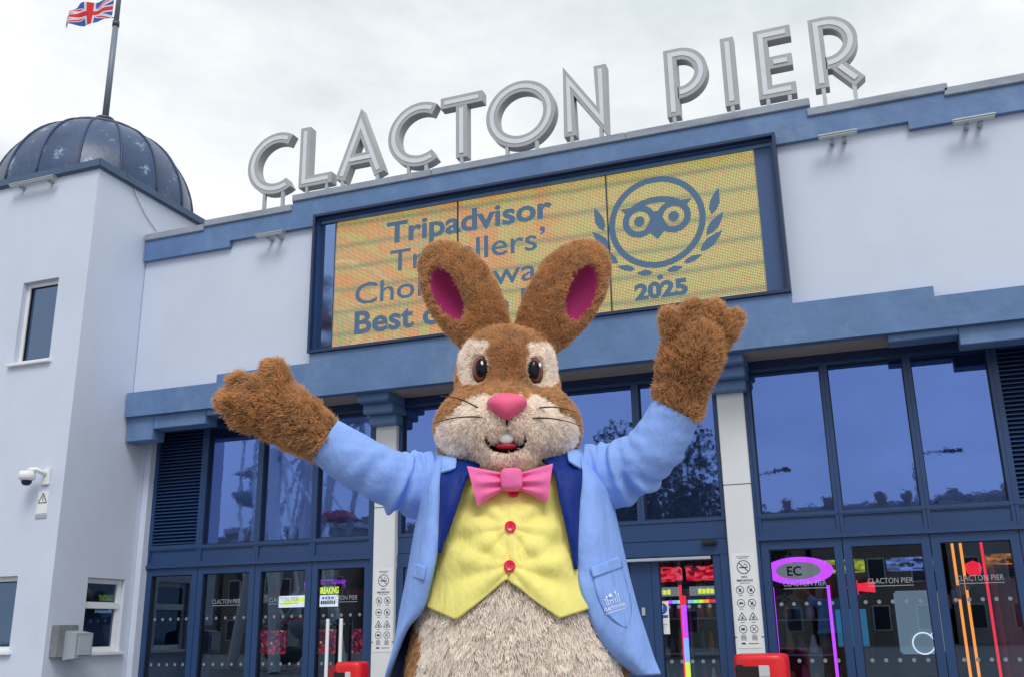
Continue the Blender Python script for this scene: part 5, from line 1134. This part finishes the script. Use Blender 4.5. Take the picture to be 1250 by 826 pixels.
# lapels and collar (navy facing folded out), light collar notch
def lapel(lft, rgt, m, nm, off, fos):
    n, k = 26, 12; Lq, Rq = cr([(*p, f) for p, f in zip(lft, fos[0])], n), cr([(*p, f) for p, f in zip(rgt, fos[1])], n); V = []
    for i in range(n):
        for j in range(k):
            s = j/(k-1); x, y, f = Lq[i]*(1-s)+Rq[i]*s; V.append(PX(x, y, f+.012*math.sin(PI*s)))
    o = obj(nm, l2w(np.array(V)), [(i*k+j, i*k+j+1, (i+1)*k+j+1, (i+1)*k+j) for i in range(n-1) for j in range(k-1)], m, person, True)
    q = o.modifiers.new('thickness', 'SOLIDIFY'); q.thickness = .006; q.offset = 0; return o
lapel([(548, 558), (539, 575), (538, 610), (537, 640), (536, 672)], [(592, 563), (572, 580), (559, 615), (548, 645), (537, 674)], NAVY, 'lapel', .0, ((.09, .165, .20, .205, .205), (.13, .185, .215, .215, .207)))
lapel([(660, 560), (676, 576), (684, 612), (693, 650), (702, 694)], [(698, 545), (710, 571), (707, 612), (705, 650), (703.5, 694)], NAVY, 'lapel', .0, ((.13, .185, .215, .22, .213), (.05, .165, .20, .21, .212)))
lapel([(545, 553), (540, 562), (539, 577)], [(557, 556), (557, 562), (556, 571)], JBLUE, 'collar_notch', 0, ((.02, .14, .175), (.05, .15, .18)))
lapel([(692, 548), (693, 555), (694, 562)], [(704, 546), (708, 556), (709, 572)], JBLUE, 'collar_notch', 0, ((.05, .15, .18), (.02, .14, .175)))
# bow tie
def wing(c0, cor, m):
    """cor: pixel corners inner-top, outer-top, outer-bottom, inner-bottom"""
    n, k = 26, 26; V = []; fr, bk = [], []
    for i in range(n):
        u = i/(n-1)
        for j in range(k):
            v = j/(k-1); x = (cor[0][0]*(1-u)+cor[1][0]*u)*(1-v)+(cor[3][0]*(1-u)+cor[2][0]*u)*v; y = (cor[0][1]*(1-u)+cor[1][1]*u)*(1-v)+(cor[3][1]*(1-u)+cor[2][1]*u)*v
            puff = .014*math.sin(PI*v)**.6*(.5+.5*math.sin(PI*min(u*1.1, 1)))+.007*math.sin(v*PI*5+.4+1.2*u)*(1-u)**.9; f = .190+.02*u
            fr.append(PX(x, y, f+puff)); bk.append(PX(x, y, f-puff*.8-.004))
    V = np.array(fr+bk); o = n*k
    F = [(i*k+j, i*k+j+1, (i+1)*k+j+1, (i+1)*k+j) for i in range(n-1) for j in range(k-1)]; F += [tuple(q+o for q in f[::-1]) for f in F]
    for i in range(n-1): F += [(i*k, (i+1)*k, (i+1)*k+o, i*k+o), (i*k+k-1, i*k+k-1+o, (i+1)*k+k-1+o, (i+1)*k+k-1)]
    for j in range(k-1): F += [(j, j+o, j+1+o, j+1), ((n-1)*k+j, (n-1)*k+j+1, (n-1)*k+j+1+o, (n-1)*k+j+o)]
    return V, F
bow = thing('bow_tie', None, None); bow.parent = person; bow.location = (0, 0, 0)
for cor in (((617, 577), (570, 568), (583, 617), (617, 597)), ((632, 577), (675, 565), (668, 613), (632, 597))):
    V, F = wing(None, cor, BOWP); o = obj('wing', l2w(V), F, BOWP, bow); autosmooth(o, 55)
kn = blob('knot', PX(624.5, 585, .202), (.0265, .022, .0275), BOWP, bow, 28, 0, None, lambda V: np.sign(V)*np.abs(V)**.55)
# pockets and embroidery
drape_patch('pocket', ([(723, 697), (728, 722), (738, 745), (752, 759), (763, 766)], [(757, 685), (763, 706), (769, 728), (770, 750), (764, 766)]), JBLUE, jk, .007)
drape_patch('pocket_flap', ([(720, 692), (722, 698), (724, 704)], [(755, 679), (758, 685), (760, 692)]), JBLUE, jk, .012, 8, 14)
drape_patch('pocket_flap', ([(505, 686), (504, 695), (503, 704)], [(520, 691), (519, 700), (517, 708)]), JBLUE, jk, .008, 8, 10)
THREAD = mat('white_thread', (.75, .80, .92), .7)
def embroider(geo_list, x0, y0, ang, k, parent, nm):
    """geo in pixel units, x right, y up, origin x0,y0 in the photograph, turned by ang"""
    ca_, sa = math.cos(ang), math.sin(ang); V, F = [], []
    for v, f in geo_list:
        n = len(V); F += [tuple(i+n for i in q) for q in f]
        for (x, y) in v: X, Y_ = x*k, y*k; V.append(drape(x0+X*ca_-Y_*sa*-1*-1, y0-X*sa-Y_*ca_, .0145))
    obj(nm, V, F, THREAD, parent)
def tgeo(s, w, cap): v, f = text_geo(s, .02); xs = [p[0] for p in v]; a, b = min(xs), max(xs); return [((p[0]-a)/(b-a)*w-w/2, p[1]/.73*cap) for p in v], f
def off(gq, dx, dy): return [(x+dx, y+dy) for x, y in gq[0]], gq[1]
def rect(x0, x1, y0, y1): return [(x0, y0), (x1, y0), (x1, y1), (x0, y1)], [(0, 1, 2, 3)]
def circ(x, y, r): return [(x+r*math.cos(2*PI*i/14), y+r*math.sin(2*PI*i/14)) for i in range(14)], [tuple(range(14))]
gl = [tgeo('CLACTON PIER', 29, 4.6), *[rect(-13.5+1.8*q, -12.4+1.8*q, -4, -2.6) for q in range(15)]]
gl += [rect(-9, 9, 6.5, 7.3)]+[rect(x-.45, x+.45, 7, h_) for x, h_ in ((-9, 15), (-6.5, 17), (-3.5, 13), (0, 12), (3.5, 14), (6, 21), (9, 17))]+[circ(-6.5, 18, 1.5), circ(-1.2, 18.5, 2.6), circ(6, 20.5, 1.6), circ(9, 17, 1.2), circ(-9, 15, 1.1), rect(5.6, 6.4, 21, 25), rect(-4, 4, 11.4, 12.2)]
embroider(gl, 751, 742, math.radians(17), .92, jk, 'embroidery')
